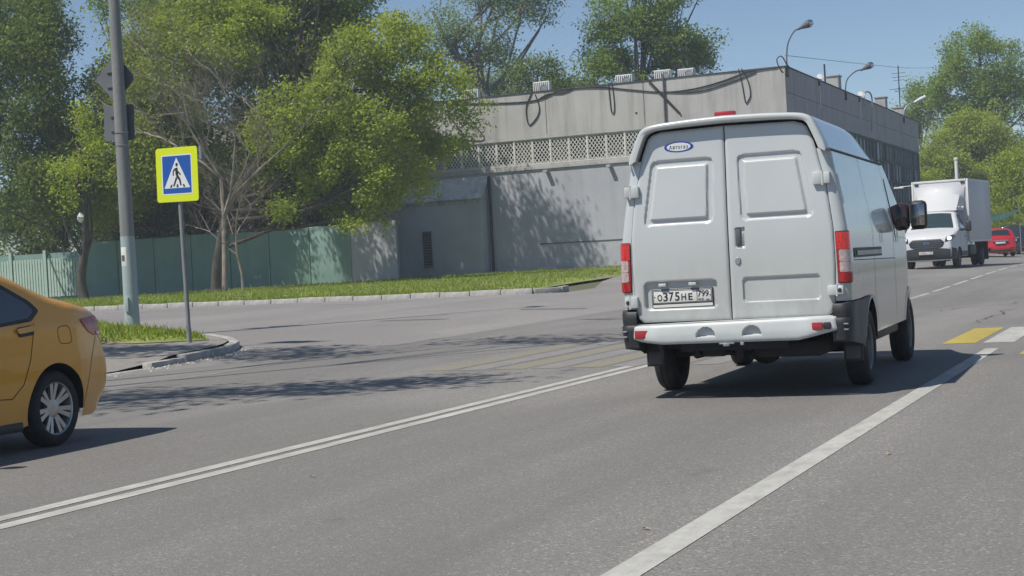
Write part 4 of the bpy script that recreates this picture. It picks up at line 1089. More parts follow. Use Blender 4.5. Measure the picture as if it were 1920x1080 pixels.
body.grid(vcap(cap)); body.grid(vcap(capw, .05))
body.build('body', M_VAN, van, 45, weld=.002)
MB().grid(vcap([(4.17, 1.245), (3.9, 1.46), (3.55, 1.74), (3.3, 1.93)], .05, .9, .012)).build('windscreen', M_GLASS, van, 60)
# closed inside so nothing shows through
m = MB(); m.box((-.8, .06, .62), (.8, 3.0, 2.03)); m.box((-.8, 3.0, .62), (.8, 4.1, 1.15)); m.box((-.74, .06, 2.03), (.74, 2.85, 2.05)); m.build('cargo_liner', M_DARK, van, 0)
m = MB(); m.box((-.885, .028, .64), (.885, .045, 1.42)); m.box((-.80, .05, 1.42), (.80, .065, 1.9)); m.box((-.70, .052, 1.9), (.70, .07, 2.2)); m.box((-.60, .055, 2.2), (.60, .075, 2.315)); m.build('door_seal', M_SEAM, van, 0)
# rear doors
CXD = -.018
def groove(sd, a, b, c, d0, d1):
    return d0 * ss(a, b, sd) - (d0 - d1) * ss(b + c, b + c + .016, sd)
win_r = rpoly([(.082, 2.056), (.628, 2.056), (.716, 1.498), (.100, 1.498)], .06, 5)
win_l = [(2 * CXD - p[0], p[1]) for p in win_r]
def door_lift(left):
    out = dl if left else dr
    def f(x, z):
        d = dist_line(np.stack([x, z], -1), out + [out[0]])
        y = vlean(z) - .012 + .016 * np.exp(-d / .009)
        sd = sdf_poly(x, z, win_l if left else win_r)
        y = y + groove(sd, -.001, .009, .038, .019, -.005)
        if left:
            y = y + .038 * ss(-.004, .010, sdf_rrect(x, z, -.772, .782, -.134, 1.018, .035))
        else:
            y = y + .020 * ss(-.003, .008, sdf_rrect(x, z, .090, .812, .738, 1.024, .035))
            y = y + .020 * ss(-.002, .006, sdf_rrect(x, z, .046, 1.272, .128, 1.442, .012))
        return np.stack([x, y, z], -1)
    return f
zs = np.linspace(.80, 2.25, 22)
dr = [(CXD + .004, .672), (.79, .672), (.825, .70), (.848, .75)] + [(float(vxd(z)) - .004, float(z)) for z in zs] + [(.64, 2.282), (.57, 2.300), (CXD + .004, 2.312)]
dl = [(2 * CXD - p[0] if p[0] < 0.1 else -p[0] - .004, p[1]) for p in dr]
doors = []
for left in (True, False):
    V, F = panel2d(dl if left else dr, [], .0095, door_lift(left), left)
    o = MB().add(V, F).build('rear_door', M_VAN, van, 50)
    doors.append(o)
DL, DR = doors
# handle, lock, hinges
m = MB(); m.box((.050, -.010, 1.290), (.092, .016, 1.436), .008); m.build('door_handle', M_GREYPL, DR, 40)
m = MB(); m.box((.094, .005, 1.286), (.120, .016, 1.40), .006); m.build('latch_plate', M_GALV, DR, 40)
m = MB(); m.lathe([(.001, .012), (.020, .012), (.026, .004), (.027, 0)], 16, Matrix.Translation((.060, -.012, 1.163)) @ Matrix.Rotation(R(90), 4, 'X') @ Matrix.Scale(1.25, 4, (0, 1, 0))); m.build('lock', M_GALV, DR, 40)
for sgn, z0, z1_, x0, x1, dd in ((1, 1.757, 1.862, .718, .862, DR), (1, .838, .922, .800, .930, DR), (-1, 1.748, 1.850, .775, .905, DL), (-1, .800, .900, .826, .945, DL)):
    m = MB(); y = float(vlean(z0))
    xm = (x0 + x1) / 2 + .01
    m.box((sgn * x0, y - .050, z0), (sgn * (xm - .004), y + .01, z1_), .010); m.box((sgn * (xm + .004), y - .046, z0 + .005), (sgn * x1, y + .03, z1_ - .005), .010)
    m.cyl((sgn * xm, y - .040, z0 - .006), (sgn * xm, y - .040, z1_ + .006), .011, n=8)
    h = m.build('hinge', M_VANDIRTY, dd, 40)
    if z0 < 1: MB().lathe([(.001, .006), (.016, .006), (.018, 0)], 10, Matrix.Translation((sgn * (x1 - .03), y - .046, (z0 + z1_) / 2)) @ Matrix.Rotation(R(90), 4, 'X')).build('bolt', M_BLKPL, h, 40)
# number plate and its lamps
PM = facing_back(-.445, .012, .888, 0) @ Matrix.Rotation(R(0.4), 4, 'Z')
pl = plate(van, PM, .520, .112, '', '')
plate_text(pl, PM, .520, .112, [('O', -.382, -.06, .082, .52), ('3', -.285, .0, .078, .68), ('7', -.185, .0, .078, .68), ('5', -.085, .0, .078, .68), ('H', .025, -.06, .080, .52), ('E', .138, -.06, .070, .52), ('799', .355, .13, .185, .50), ('RUS', .315, -.31, .085, .17)])
for i, cc in enumerate(((.6, .6, .6), (.02, .08, .4), (.45, .02, .02))):
    MB().box((.40 * .52, (-.24 - .055 * (i + 1)) * .112, .0026), (.455 * .52, (-.24 - .055 * i) * .112, .0036), 0, PM).build('flag_stripe', mat('flag_%d' % i, cc, .5), pl, 0)
MB().box((-.262, -.090, -.001), (.262, -.066, .001), 0, PM).build('frame_strip', M_PLATE, pl, 0)
for x in (-.610, -.345):
    m = MB(); m.box((x - .033, -.022, .975), (x + .033, .025, 1.003), .006); m.build('plate_lamp', M_VANDIRTY, DL, 30)
# oval emblem on the left door
def ell(cx, cz, a, b, n=40): return [(cx + a * math.cos(2 * math.pi * k / n), cz + b * math.sin(2 * math.pi * k / n)) for k in range(n)]
def on_door(poly, o0, o1):
    m = MB(); n = len(poly); yl = float(vlean(2.16))
    vs = [(p[0], yl - .0125 - o0 - .02 * (p[1] - 2.16) * 0, p[1]) for p in poly] + [(p[0], yl - .0125 - o1, p[1]) for p in poly]
    m.add(vs, [tuple(range(n)), tuple(range(2 * n - 1, n - 1, -1))] + [(k, (k + 1) % n, n + (k + 1) % n, n + k) for k in range(n)])
    return m
EM = on_door(ell(-.413, 2.163, .127, .043), -.006, .0045).build('emblem', M_LOGOB, van, 0)
on_door(ell(-.413, 2.163, .105, .035), .0046, .0056).build('emblem_field', M_SWHITE, EM, 0)
text_part('emblem_lettering', 'Автогаз', .165, .034, M_INK, EM, facing_back(-.413, float(vlean(2.16)) - .0125 - .0057, 2.162), .001, 1.25, .01)
# tail lights
for sgn in (1, -1):
    def strip(z0, z1_, s0, s1, off, name, mm, par):
        out = [(s0, z0), (s1, z0), (s1, z1_), (s0, z1_)]
        V, F = panel2d(rpoly(out, .01, 2), [], .02, van_side(sgn, off), sgn < 0)
        return MB().add(V, F).build(name, mm, par, 60)
    s0 = float(sdoor(1.15)) + .010
    tl = strip(.935, 1.366, s0, .085, .006, 'tail_light', M_BLKPL, van)
    strip(1.215, 1.358, s0 + .006, .080, .016, 'lit_lens', M_REDL, tl)
    strip(1.115, 1.212, s0 + .022, .070, .016, 'clear_lens', M_CLEAR, tl)
    strip(1.028, 1.112, s0 + .022, .070, .016, 'reversing_lens', M_CLEAR, tl)
    strip(.943, 1.025, s0 + .006, .080, .016, 'red_lens', M_RED, tl)
    strip(1.026, 1.213, s0 + .004, s0 + .020, .016, 'red_lens', M_RED, tl); strip(1.026, 1.213, .072, .081, .016, 'red_lens', M_RED, tl)
# dark lower corner trim from the bumper to the wheel arch
for sgn in (1, -1):
    o_ = [(-.07, .46), (.5, .40), (.62, .36)] + arc(AW, AZ, AR + .015, 175, 98, 8) + [(.6, .782), (-.02, .782), (-.075, .768)]
    V, F = panel2d(o_, [], .04, van_side(sgn, .022), sgn < 0); V2, F2 = panel2d(o_, [], .04, van_side(sgn, .004), sgn > 0)
    MB().add(V, F).add(V2, F2).build('corner_trim', M_GREYPL, van, 50)
    # black bumper end
    rows = []
    for z, o in ((.455, -.03), (.47, .008), (.60, .020), (.645, .018), (.655, .008), (.70, .012), (.76, .012), (.772, 0)):
        rows.append([tuple(van_side(sgn, o)(np.array([s]), np.array([z]))[0] - np.array([0, .06 if s < -.03 else .06 * (1 - min(1, (s + .03) / .20)), 0])) for s in np.linspace(-.125, .16, 14)])
    MB().grid(rows).build('bumper_end', M_BLKPL, van, 45)
    m = MB()
    for z in (.552, .598): m.box((sgn * .925, -.090, z), (sgn * .962, -.072, z + .012), .003)
    m.build('bumper_ridge', M_GALV, van, 30)
# bumper with two step recesses
bo = rpoly([(-.868, .648), (-.868, .535), (-.80, .512), (-.60, .486), (.56, .486), (.70, .516), (.868, .556), (.868, .668), (.80, .674), (-.80, .652)], .012, 3)
def half_round(x, z, cx, zb, a, h):
    t = np.clip((z - zb) / h, -1, 1); return np.minimum((z - zb), (np.sqrt(np.maximum(1 - np.clip(t, 0, 1) ** 2.2, 0)) * a - np.abs(x - cx)))
def bumper(x, z):
    d = dist_line(np.stack([x, z], -1), bo + [bo[0]])
    y = -.135 + .02 * np.exp(-d / .012) + .05 * ss(.62, .9, np.abs(x)) - .012 * ss(.66, .55, z)
    for cx in (-.222, .172): y = y + .055 * ss(-.002, .012, half_round(x, z, cx, .536, .082, .085))
    return np.stack([x, y, z], -1)
V, F = panel2d(bo, [], .009, bumper)
bmp = MB().add(V, F)
top = [(-.86, .652), (-.4, .66), (0, .665), (.4, .668), (.86, .672)]
bmp.grid([[(x, -.118 + .05 * float(ss(.62, .9, abs(x))), z + .001) for x, z in top], [(x, .05, z + .006) for x, z in top]])
bmp = bmp.build('rear_bumper', M_VANDIRTY, van, 50)
for x0, x1, z0, z1_, mm, nm in ((-.848, -.716, .540, .610, M_REFL, 'reflector'), (.672, .760, .562, .626, M_REFL, 'reflector'), (.764, .822, .566, .624, M_BLKPL, 'fog_lamp')):
    yy = float(bumper(np.array([(x0 + x1) / 2]), np.array([.58]))[0][1])
    m = MB(); m.box((x0, yy - .010, z0), (x1, yy + .03, z1_), .006); m.build(nm, mm, bmp, 30)
for x in (-.222, .172):
    MB().box((x - .075, -.142, .529), (x + .075, -.095, .540), .004).build('step_plate', M_VANDIRTY, bmp, 30)
# high plastic roof with overhanging rear lip
sec = [(.848, 2.052), (.836, 2.10), (.805, 2.175), (.770, 2.255), (.740, 2.31), (.700, 2.342), (.63, 2.362), (.5, 2.374), (.3, 2.385), (0, 2.392)]
sec = curve_pts(sec, 3); sec = sec + [(-x, z) for x, z in sec[-2::-1]]
inn = curve_pts([(.785, 2.052), (.760, 2.12), (.725, 2.205), (.695, 2.268), (.655, 2.298), (.58, 2.314), (.45, 2.322), (.25, 2.328), (0, 2.332)], 3)
inn = np.array(inn); tt = np.linspace(0, 1, len(sec) // 2 + 1)
ti = np.linspace(0, 1, len(inn)); inn2 = [(float(np.interp(t, ti, inn[:, 0])), float(np.interp(t, ti, inn[:, 1]))) for t in tt]
inn2 = inn2 + [(-x, z) for x, z in inn2[-2::-1]]
def rsec(y, k=1.0, hgt=1.0, drop=0.0): return [(x * k, y, 2.05 + (z - 2.05) * hgt - drop) for x, z in sec]
rows = [[(x, .07, z) for x, z in inn2], [(x, -.030, z) for x, z in inn2], [(x * .998, -.042, z + .008) for x, z in inn2], [(x * .985, -.048, z - .022) for x, z in sec], [(x * .995, -.040, z - .007) for x, z in sec], rsec(-.022)]
for y in (.15, .8, 1.5): rows.append(rsec(y))
for y, h in ((1.8, .985), (2.1, .93), (2.35, .84), (2.6, .70), (2.82, .50), (3.0, .28), (3.12, .06)): rows.append([(x * (1 - .06 * (1 - h)) - np.sign(x) * float(vtaper(y)) * min(1, abs(x) / .8), y, z) for x, _, z in rsec(y, 1, h)])
MB().grid(rows).build('roof', M_VAN, van, 55)
for sgn in (1, -1):
    MB().tube([(sgn * float(vw(2.05) - vtaper(y) + .004), y, 2.047) for y in np.linspace(-.02, 3.05, 16)], .011, 6).build('roof_seam', M_GREYPL, van, 60)
m = MB(); m.box((-.090, .02, 2.385), (.090, .10, 2.432), .014); m.build('high_brake_light', M_REFL, van, 40)
# side details (the right side shows, the left is the same)
for sgn in (1, -1):
    def sp(out, off, name, mm, par=van, step=.06):
        V, F = panel2d(out, [], step, van_side(sgn, off), sgn < 0); return MB().add(V, F).build(name, mm, par, 50)
    rail = sp(rpoly([(.30, 1.138), (1.95, 1.138), (1.95, 1.222), (.30, 1.222)], .012, 2), .006, 'sliding_door_rail', M_BLKPL)
    sp(rpoly([(.42, 1.158), (1.90, 1.158), (1.90, 1.196), (.42, 1.196)], .008, 2), .013, 'rail_bar', M_GALV, rail)
    sp([(.26, 1.116), (2.9, 1.10), (2.9, 1.107), (.26, 1.123)], .003, 'panel_gap', M_SEAM)
    for y0, y1 in ((1.46, 2.0), (2.86, 2.0)):
        sp([(y0, .52), (y0 + .008, .52), (y0 + .008, 2.04), (y0, 2.04)], .003, 'panel_gap', M_SEAM)
    sp(rpoly([(.085, 1.60), (.118, 1.585), (.095, 1.84), (.065, 1.845)], .008, 2), .006, 'air_vent', M_BLKPL)
    for y0 in (1.98, 2.95, 3.14): sp(rpoly([(y0, 1.262), (y0 + .035, 1.255), (y0 + .02, 1.392), (y0 - .012, 1.395)], .008, 2), .010, 'side_door_handle', M_BLKPL)
    sp(rpoly([(3.0, 1.32), (3.86, 1.30), (3.72, 1.52), (3.3, 1.88), (3.0, 1.92)], .05, 3), .006, 'side_window', M_GLASS)
    # wheel arch lips and linings
    for (cy, cz, rr) in ((AW, AZ, AR), (FW, FZ, FR)):
        P = arc(cy, cz, rr, 175, 5, 22); rows = []
        for k, (y, z) in enumerate(P):
            q = van_side(sgn, .0)(np.array([y]), np.array([max(z, .5)]))[0]; rows.append([(q[0] - sgn * .004, y + r_c - q_c, z), (q[0] - sgn * .30, y + r_c - q_c, z)])
        MB().grid(rows).build('arch_lining', M_BLKPL, van, 60)
        rows = []
        for k, (y, z) in enumerate(arc(cy, cz, rr + .012, 168, 12, 22)):
            q = van_side(sgn, .0)(np.array([y]), np.array([max(z, .5)]))[0]; rows.append([(q[0] + sgn * .018, y + r_c - q_c, z), (q[0] + sgn * .018, y + r_c - q_c - (y - cy) / rr * .03, z - (z - cz) / rr * .03)])
        MB().grid(rows).build('arch_lip', M_GREYPL if cy > 3 else M_VANDIRTY, van, 60)
    wheel(van, (sgn * .868, AW + .015, .342), .342, .20, .205, 'steel', sgn, m_rim=M_STEELW)
    wheel(van, (sgn * .865, FW + .015, .342), .342, .20, .205, 'steel', sgn, m_rim=M_STEELW)
    # mirror
    mo = MB(); mo.box((sgn * 1.06, 3.60, 1.38), (sgn * 1.225, 3.74, 1.68), .045); mo = mo.build('side_mirror', M_BLKPL, van, 50)
    MB().box((sgn * 1.08, 3.592, 1.42), (sgn * 1.208, 3.602, 1.64), .004).build('mirror_glass', mat('mirror_glass', (.35, .33, .33), .05, 1.0), mo, 30)
    m = MB(); m.box((sgn * .88, 3.62, 1.38), (sgn * 1.05, 3.72, 1.66), .05); m.build('mirror_arm', M_ARM, mo, 50)
    # mud flap, sill step
    m = MB(); m.box((sgn * .80, AW - AR - .06, .25), (sgn * .965, AW - AR - .03, .46), .006); fl = m.build('mud_flap', M_BLKPL, van, 30)
    m = MB(); m.box((sgn * .82, AW - AR - .068, .27), (sgn * .945, AW - AR - .061, .38), .003); m.build('flap_badge', M_GREYPL, fl, 30)
    m = MB(); m.box((sgn * .70, 1.62, .34), (sgn * .90, 3.5, .52), .03); m.build('sill', M_BLKPL, van, 30)
    m = MB(); m.box((sgn * .50, 4.98, .78), (sgn * .70, 5.10, .94), .03); m.build('headlight', M_HEADL, van, 40)
# underbody
m = MB()
for x in (-.38, .38): m.box((x - .045, -.10, .46), (x + .045, 4.6, .58))
m.box((-.45, -.085, .42), (.45, -.02, .50)); m.box((-.30, .02, .36), (-.10, .28, .48), .02); m.box((.0, -.02, .35), (.06, .05, .48)); m.box((-.42, -.02, .40), (-.36, .08, .48))
m.tube([(-.86, AW, .36), (.86, AW, .36)], .06, 10); m.lathe([(.001, -.14), (.10, -.12), (.16, 0), (.10, .12), (.001, .14)], 16, Matrix.Translation((.02, AW, .37)) @ Matrix.Rotation(R(90), 4, 'X'))
m.box((.12, .15, .33), (.72, 1.0, .47), .05); m.box((-.85, 1.9, .34), (-.35, 2.9, .56), .04); m.box((.2, 1.8, .38), (.8, 3.0, .58), .04); m.box((-.35, 3.2, .32), (.35, 4.6, .60), .05)
m.tube(curve_pts([(-.30, 3.0, .38), (-.26, 1.9, .36), (-.2, 1.3, .52), (-.28, .6, .40), (-.34, .0, .38)], 5), .032, 8)
m.box((-.82, .0, .60), (.82, 4.0, .63))
m.build('underbody', M_DARK, van, 40)
MB().lathe([(.001, -.08), (.2, -.08), (.31, -.07), (.335, 0), (.31, .07), (.001, .07)], 28, Matrix.Translation((.30, .60, .47))).build('spare_wheel', M_RUBBER, van, 40)
m = MB(); m.box((-.075, -.15, .455), (-.02, -.115, .485), .006); m.box((-.11, -.14, .472), (.02, -.12, .486), .004); m.box((.07, -.14, .460), (.10, -.12, .486), .004); m.build('tow_hook', M_GALV, van, 40)
# ------------------------------------------------------------ generic car body
class Car:
    def __init__(s, root, path, bottom, wfun, r=.09, per=3, bulge=.06):
        """path: (y, z) from the front bottom over the roof to the rear bottom; bottom: rear to front with arches"""
        s.root = root; s.P = curve_pts(path, per); s.bot = bottom; s.w = wfun; s.r = r; s.bulge = bulge
    def lift(s, sgn, off=0.0):
        def f(y, z):
            y = np.asarray(y, float); z = np.asarray(z, float)
            d = dist_line(np.stack([y, z], -1), s.P); r = s.r
            ins = np.where(d < r, r - np.sqrt(np.maximum(r * r - (r - d) ** 2, 0)), 0)
            return np.stack([sgn * (s.w(y, z) - ins + off), y, z], -1)
        return f
    def shell(s, m, step=.05, name='body', ang=40):
        mb = MB(); out = s.P + s.bot
        out = [p for i, p in enumerate(out) if i == 0 or math.hypot(p[0] - out[i - 1][0], p[1] - out[i - 1][1]) > 1e-4]
        for sgn in (1, -1):
            V, F = panel2d(out, [], step, s.lift(sgn), sgn < 0); mb.add(V, F)
        mb.grid(s.cap(0, len(s.P) - 1, 1.0, 0.0))
        return mb.build(name, m, s.root, ang, weld=.003)
    def cap(s, i0, i1, f=1.0, off=0.0, n=13):
        rows = []; Q = resample_idx(s.P)
        for i in range(i0, i1 + 1):
            y, z = s.P[i]; a = np.array(s.P[max(i - 1, 0)]); b = np.array(s.P[min(i + 1, len(s.P) - 1)]); t = (b - a) / max(np.linalg.norm(b - a), 1e-9)
            nn = np.array([t[1], -t[0]])   # outward for a path that runs front -> over -> rear
            nn = -nn if nn @ (np.array([y, z]) - np.array([np.mean([p[0] for p in s.P]), .6])) < 0 else nn
            wd = (float(s.w(np.array([y]), np.array([z]))[0]) - s.r) * f
            rows.append([(u * wd, y + nn[0] * (s.bulge * (1 - (u * f) ** 2) + off), z + nn[1] * (s.bulge * (1 - (u * f) ** 2) + off)) for u in np.linspace(-1, 1, n)])
        return rows
    def side(s, sgn, out, off, name, m, par=None, step=.06, ang=50):
        V, F = panel2d(out, [], step, s.lift(sgn, off), sgn < 0)
        return MB().add(V, F).build(name, m, par or s.root, ang)
    def near(s, y, z):
        return int(np.argmin([math.hypot(p[0] - y, p[1] - z) for p in s.P]))
    def capglass(s, a, b, f, off, name, m, par=None):
        i, j = sorted((s.near(*a), s.near(*b)))
        return MB().grid(s.cap(i, j, f, off)).build(name, m, par or s.root, 60)
    def gap(s, sgn, pts, w=.006, off=.0025):
        P = resample(pts, .05, closed=False); V = []; F = []
        L = s.lift(sgn, off); q = np.array(P)
        for i in range(len(P)):
            t = q[min(i + 1, len(P) - 1)] - q[max(i - 1, 0)]; t = t / np.linalg.norm(t); n = np.array([-t[1], t[0]]) * w / 2
            V += [tuple(q[i] - n), tuple(q[i] + n)]
            if i: F.append((2 * i - 2, 2 * i, 2 * i + 1, 2 * i - 1))
        A = np.array(V); return MB().add(L(A[:, 0], A[:, 1]), F).build('panel_gap', M_SEAM, s.root, 0)
    def arches(s, ys, z, r, depth=.28, m=None):
        for sgn in (1, -1):
            for cy in ys:
                rows = []
                for (y, zz_) in arc(cy, z, r, 185, -5, 20):
                    x = float(s.w(np.array([y]), np.array([max(zz_, .3)]))[0]); rows.append([(sgn * (x - .004), y, zz_), (sgn * (x - depth), y, zz_)])
                MB().grid(rows).build('arch_lining', m or M_BLKPL, s.root, 60)
def resample_idx(P): return P
def underpan(root, w, y0, y1, z=.22, top=.5):
    m = MB(); m.box((-w, y0, z), (w, y1, top), .04); m.build('underbody', M_BLKPL, root, 40)

# ------------------------------------------------------------ yellow taxi
taxi = thing('yellow_taxi', 'plain yellow saloon car leaving the picture at the left edge', 'car', (-8.99, 9.66, 0), R(180 + 3.0))
WB = 2.5
tp = [(3.28, .24), (3.40, .38), (3.42, .56), (3.33, .72), (3.05, .84), (2.5, .97), (2.22, 1.06), (1.85, 1.30), (1.5, 1.47), (1.1, 1.515), (.70, 1.468), (.34, 1.366), (.04, 1.242), (-.14, 1.178), (-.34, 1.138), (-.56, 1.096), (-.68, 1.045), (-.715, .96), (-.735, .84), (-.790, .66), (-.805, .54), (-.775, .38), (-.66, .245)]
tb = [(-.50, .20)] + arc(0, .30, .355, 195, -15, 20)[::1]
tb = [(-.52, .205)] + arc(0, .30, .355, 196, -16, 22) + [(.5, .17), (2.0, .17)] + arc(WB, .30, .355, 196, -16, 22) + [(3.0, .2)]
def tw(y, z):
    w = .858 - .045 * ss(.55, .16, z) - .34 * np.maximum(z - .93, 0) ** 1.05 - .02 * ss(.6, .95, z)
    return w - .075 * ss(-.25, -.82, y) - .15 * ss(2.5, 3.45, y)
T = Car(taxi, tp, tb, tw, .085, bulge=.05)
T.shell(M_TAXI, .04)
T.arches((0, WB), .30, .355)
underpan(taxi, .66, -.55, 3.2, .2, .55)
m = MB(); m.box((-.62, .25, .5), (.62, 2.2, .95), .1); m.build('cabin_floor', M_DARK, taxi, 0)
gw_ = [(2.0, 1.02), (1.55, 1.33), (1.15, 1.405), (.84, 1.37), (.53, 1.28), (.26, 1.145), (.18, 1.075), (.28, 1.02), (.75, .985)]
for sgn in (1, -1):
    T.side(sgn, rpoly([(2.08, 1.0), (1.58, 1.365), (1.15, 1.438), (.80, 1.395), (.49, 1.305), (.19, 1.15), (.11, 1.075), (.24, .995), (.75, .960), (2.0, .965)], .03, 3), .003, 'window_trim', M_BLKPL, step=.05)
    T.side(sgn, rpoly(gw_, .03, 3), .007, 'side_window', M_GLASS, step=.05)
    T.gap(sgn, [(.98, .98), (.98, .45), (.55, .42), (.42, .52), (.32, .70), (.22, .98)])
    T.gap(sgn, [(1.95, .98), (1.93, .30), (1.0, .27), (.98, .45)])
    h = T.side(sgn, rpoly([(.22, .922), (.44, .905), (.46, .945), (.24, .965)], .018, 3), .018, 'door_handle', M_TAXI)
    T.side(sgn, rpoly([(.245, .89), (.43, .878), (.44, .955), (.25, .968)], .02, 3), .004, 'handle_recess', M_BLKPL, h)
    T.side(sgn, rpoly([(1.22, .905), (1.44, .890), (1.46, .930), (1.24, .948)], .018, 3), .018, 'door_handle', M_TAXI)
    if sgn < 0:
        f = rpoly([(-.225, .80), (-.055, .80), (-.045, .935), (-.20, .945)], .05, 4); T.gap(sgn, f + [f[0]], .005)
    tl = T.side(sgn, rpoly([(-.36, .985), (-.72, 1.01), (-.745, .835), (-.58, .842), (-.46, .885)], .03, 3), .008, 'tail_light', M_RED, step=.03)
    T.side(sgn, rpoly([(-.60, .875), (-.725, .87), (-.74, .845), (-.61, .85)], .012, 2), .013, 'clear_lens', M_CLEAR, tl, .03)
    T.gap(sgn, [(-.36, .27), (-.42, .50), (-.50, .68), (-.60, .83)], .005)
    T.side(sgn, rpoly([(3.40, .66), (3.1, .78), (2.75, .82), (2.9, .68), (3.3, .58)], .03, 3), .008, 'headlight', M_HEADL, step=.03)
    for cy in (0, WB): wheel(taxi, (sgn * .745, cy, .298), .298, .195, .208, 'alloy', sgn)
    mo = MB(); mo.box((sgn * .88, 1.75, .98), (sgn * 1.04, 1.85, 1.12), .04); mo.build('side_mirror', M_TAXI, taxi, 50)
    m = MB(); m.box((sgn * .815, .42, .165), (sgn * .835, 2.1, .235), .01); m.build('sill', M_BLKPL, taxi, 30)
T.capglass((.62, 1.36), (.10, 1.17), .82, .008, 'rear_window', M_GLASS)
T.capglass((2.12, 1.1), (1.55, 1.41), .86, .008, 'windscreen', M_GLASS)
m = MB(); m.box((-.62, -.735, .30), (.62, -.66, .40), .03); m.build('rear_bumper_insert', M_BLKPL, taxi, 40)

# ------------------------------------------------------------ white box truck
TZ = z1(-8.95, 60.0)
trk = thing('box_truck', 'white box truck facing us with roof spoiler and dark grille', 'truck', (-8.70, 58.9, TZ), R(180 - 5.0))
cp = [(-.06, .30), (-.005, .42), (0, .60), (-.02, .78), (-.05, 1.0), (-.13, 1.16), (-.35, 1.28), (-.82, 1.40), (-1.0, 1.47), (-1.25, 1.75), (-1.52, 2.02), (-1.68, 2.10), (-2.1, 2.16), (-2.45, 2.16), (-2.50, 2.12), (-2.5, 1.6), (-2.5, .8), (-2.5, .42)]
cb = [(-2.3, .40), (-1.6, .40)] + arc(-1.02, .36, .42, 172, 8, 18)
cb = [(-2.3, .40)] + arc(-1.02, .36, .42, 174, 6, 18)
def cwid(y, z): return .985 - .25 * ss(1.35, 2.25, z) * 1.0 - .10 * ss(-.5, .05, y) - .03 * ss(.55, .3, z)
K = Car(trk, cp, cb, cwid, .07, bulge=.06)
K.shell(M_TRUCK, .06)
K.arches((-1.02,), .36, .42)
def front(poly, off, name, m, par=None, d=.03, y0=None, step=.05):
    """a piece lying on the nose of the cab: outline in (x, z), follows the cab's front"""
    Pz = np.array([p for p in K.P if p[1] < 2.05 and p[0] > -1.7]); o_ = np.argsort(Pz[:, 1]); Pz = Pz[o_]
    def f(x, z):
        y = np.interp(z, Pz[:, 1], Pz[:, 0]); w = np.array([float(cwid(np.array([a]), np.array([b]))[0]) for a, b in zip(y, z)]) - .07
        u = np.clip(np.abs(x) / w, 0, 1.2)
        return np.stack([x, y + .06 * (1 - np.minimum(u, 1) ** 2) - .25 * np.maximum(u - .93, 0) ** 1.2 + off, z], -1)
    V, F = panel2d(poly, [], step, f); V2 = V.copy(); V2[:, 1] -= d
    return MB().add(V, F).build(name, m, par or trk, 50)
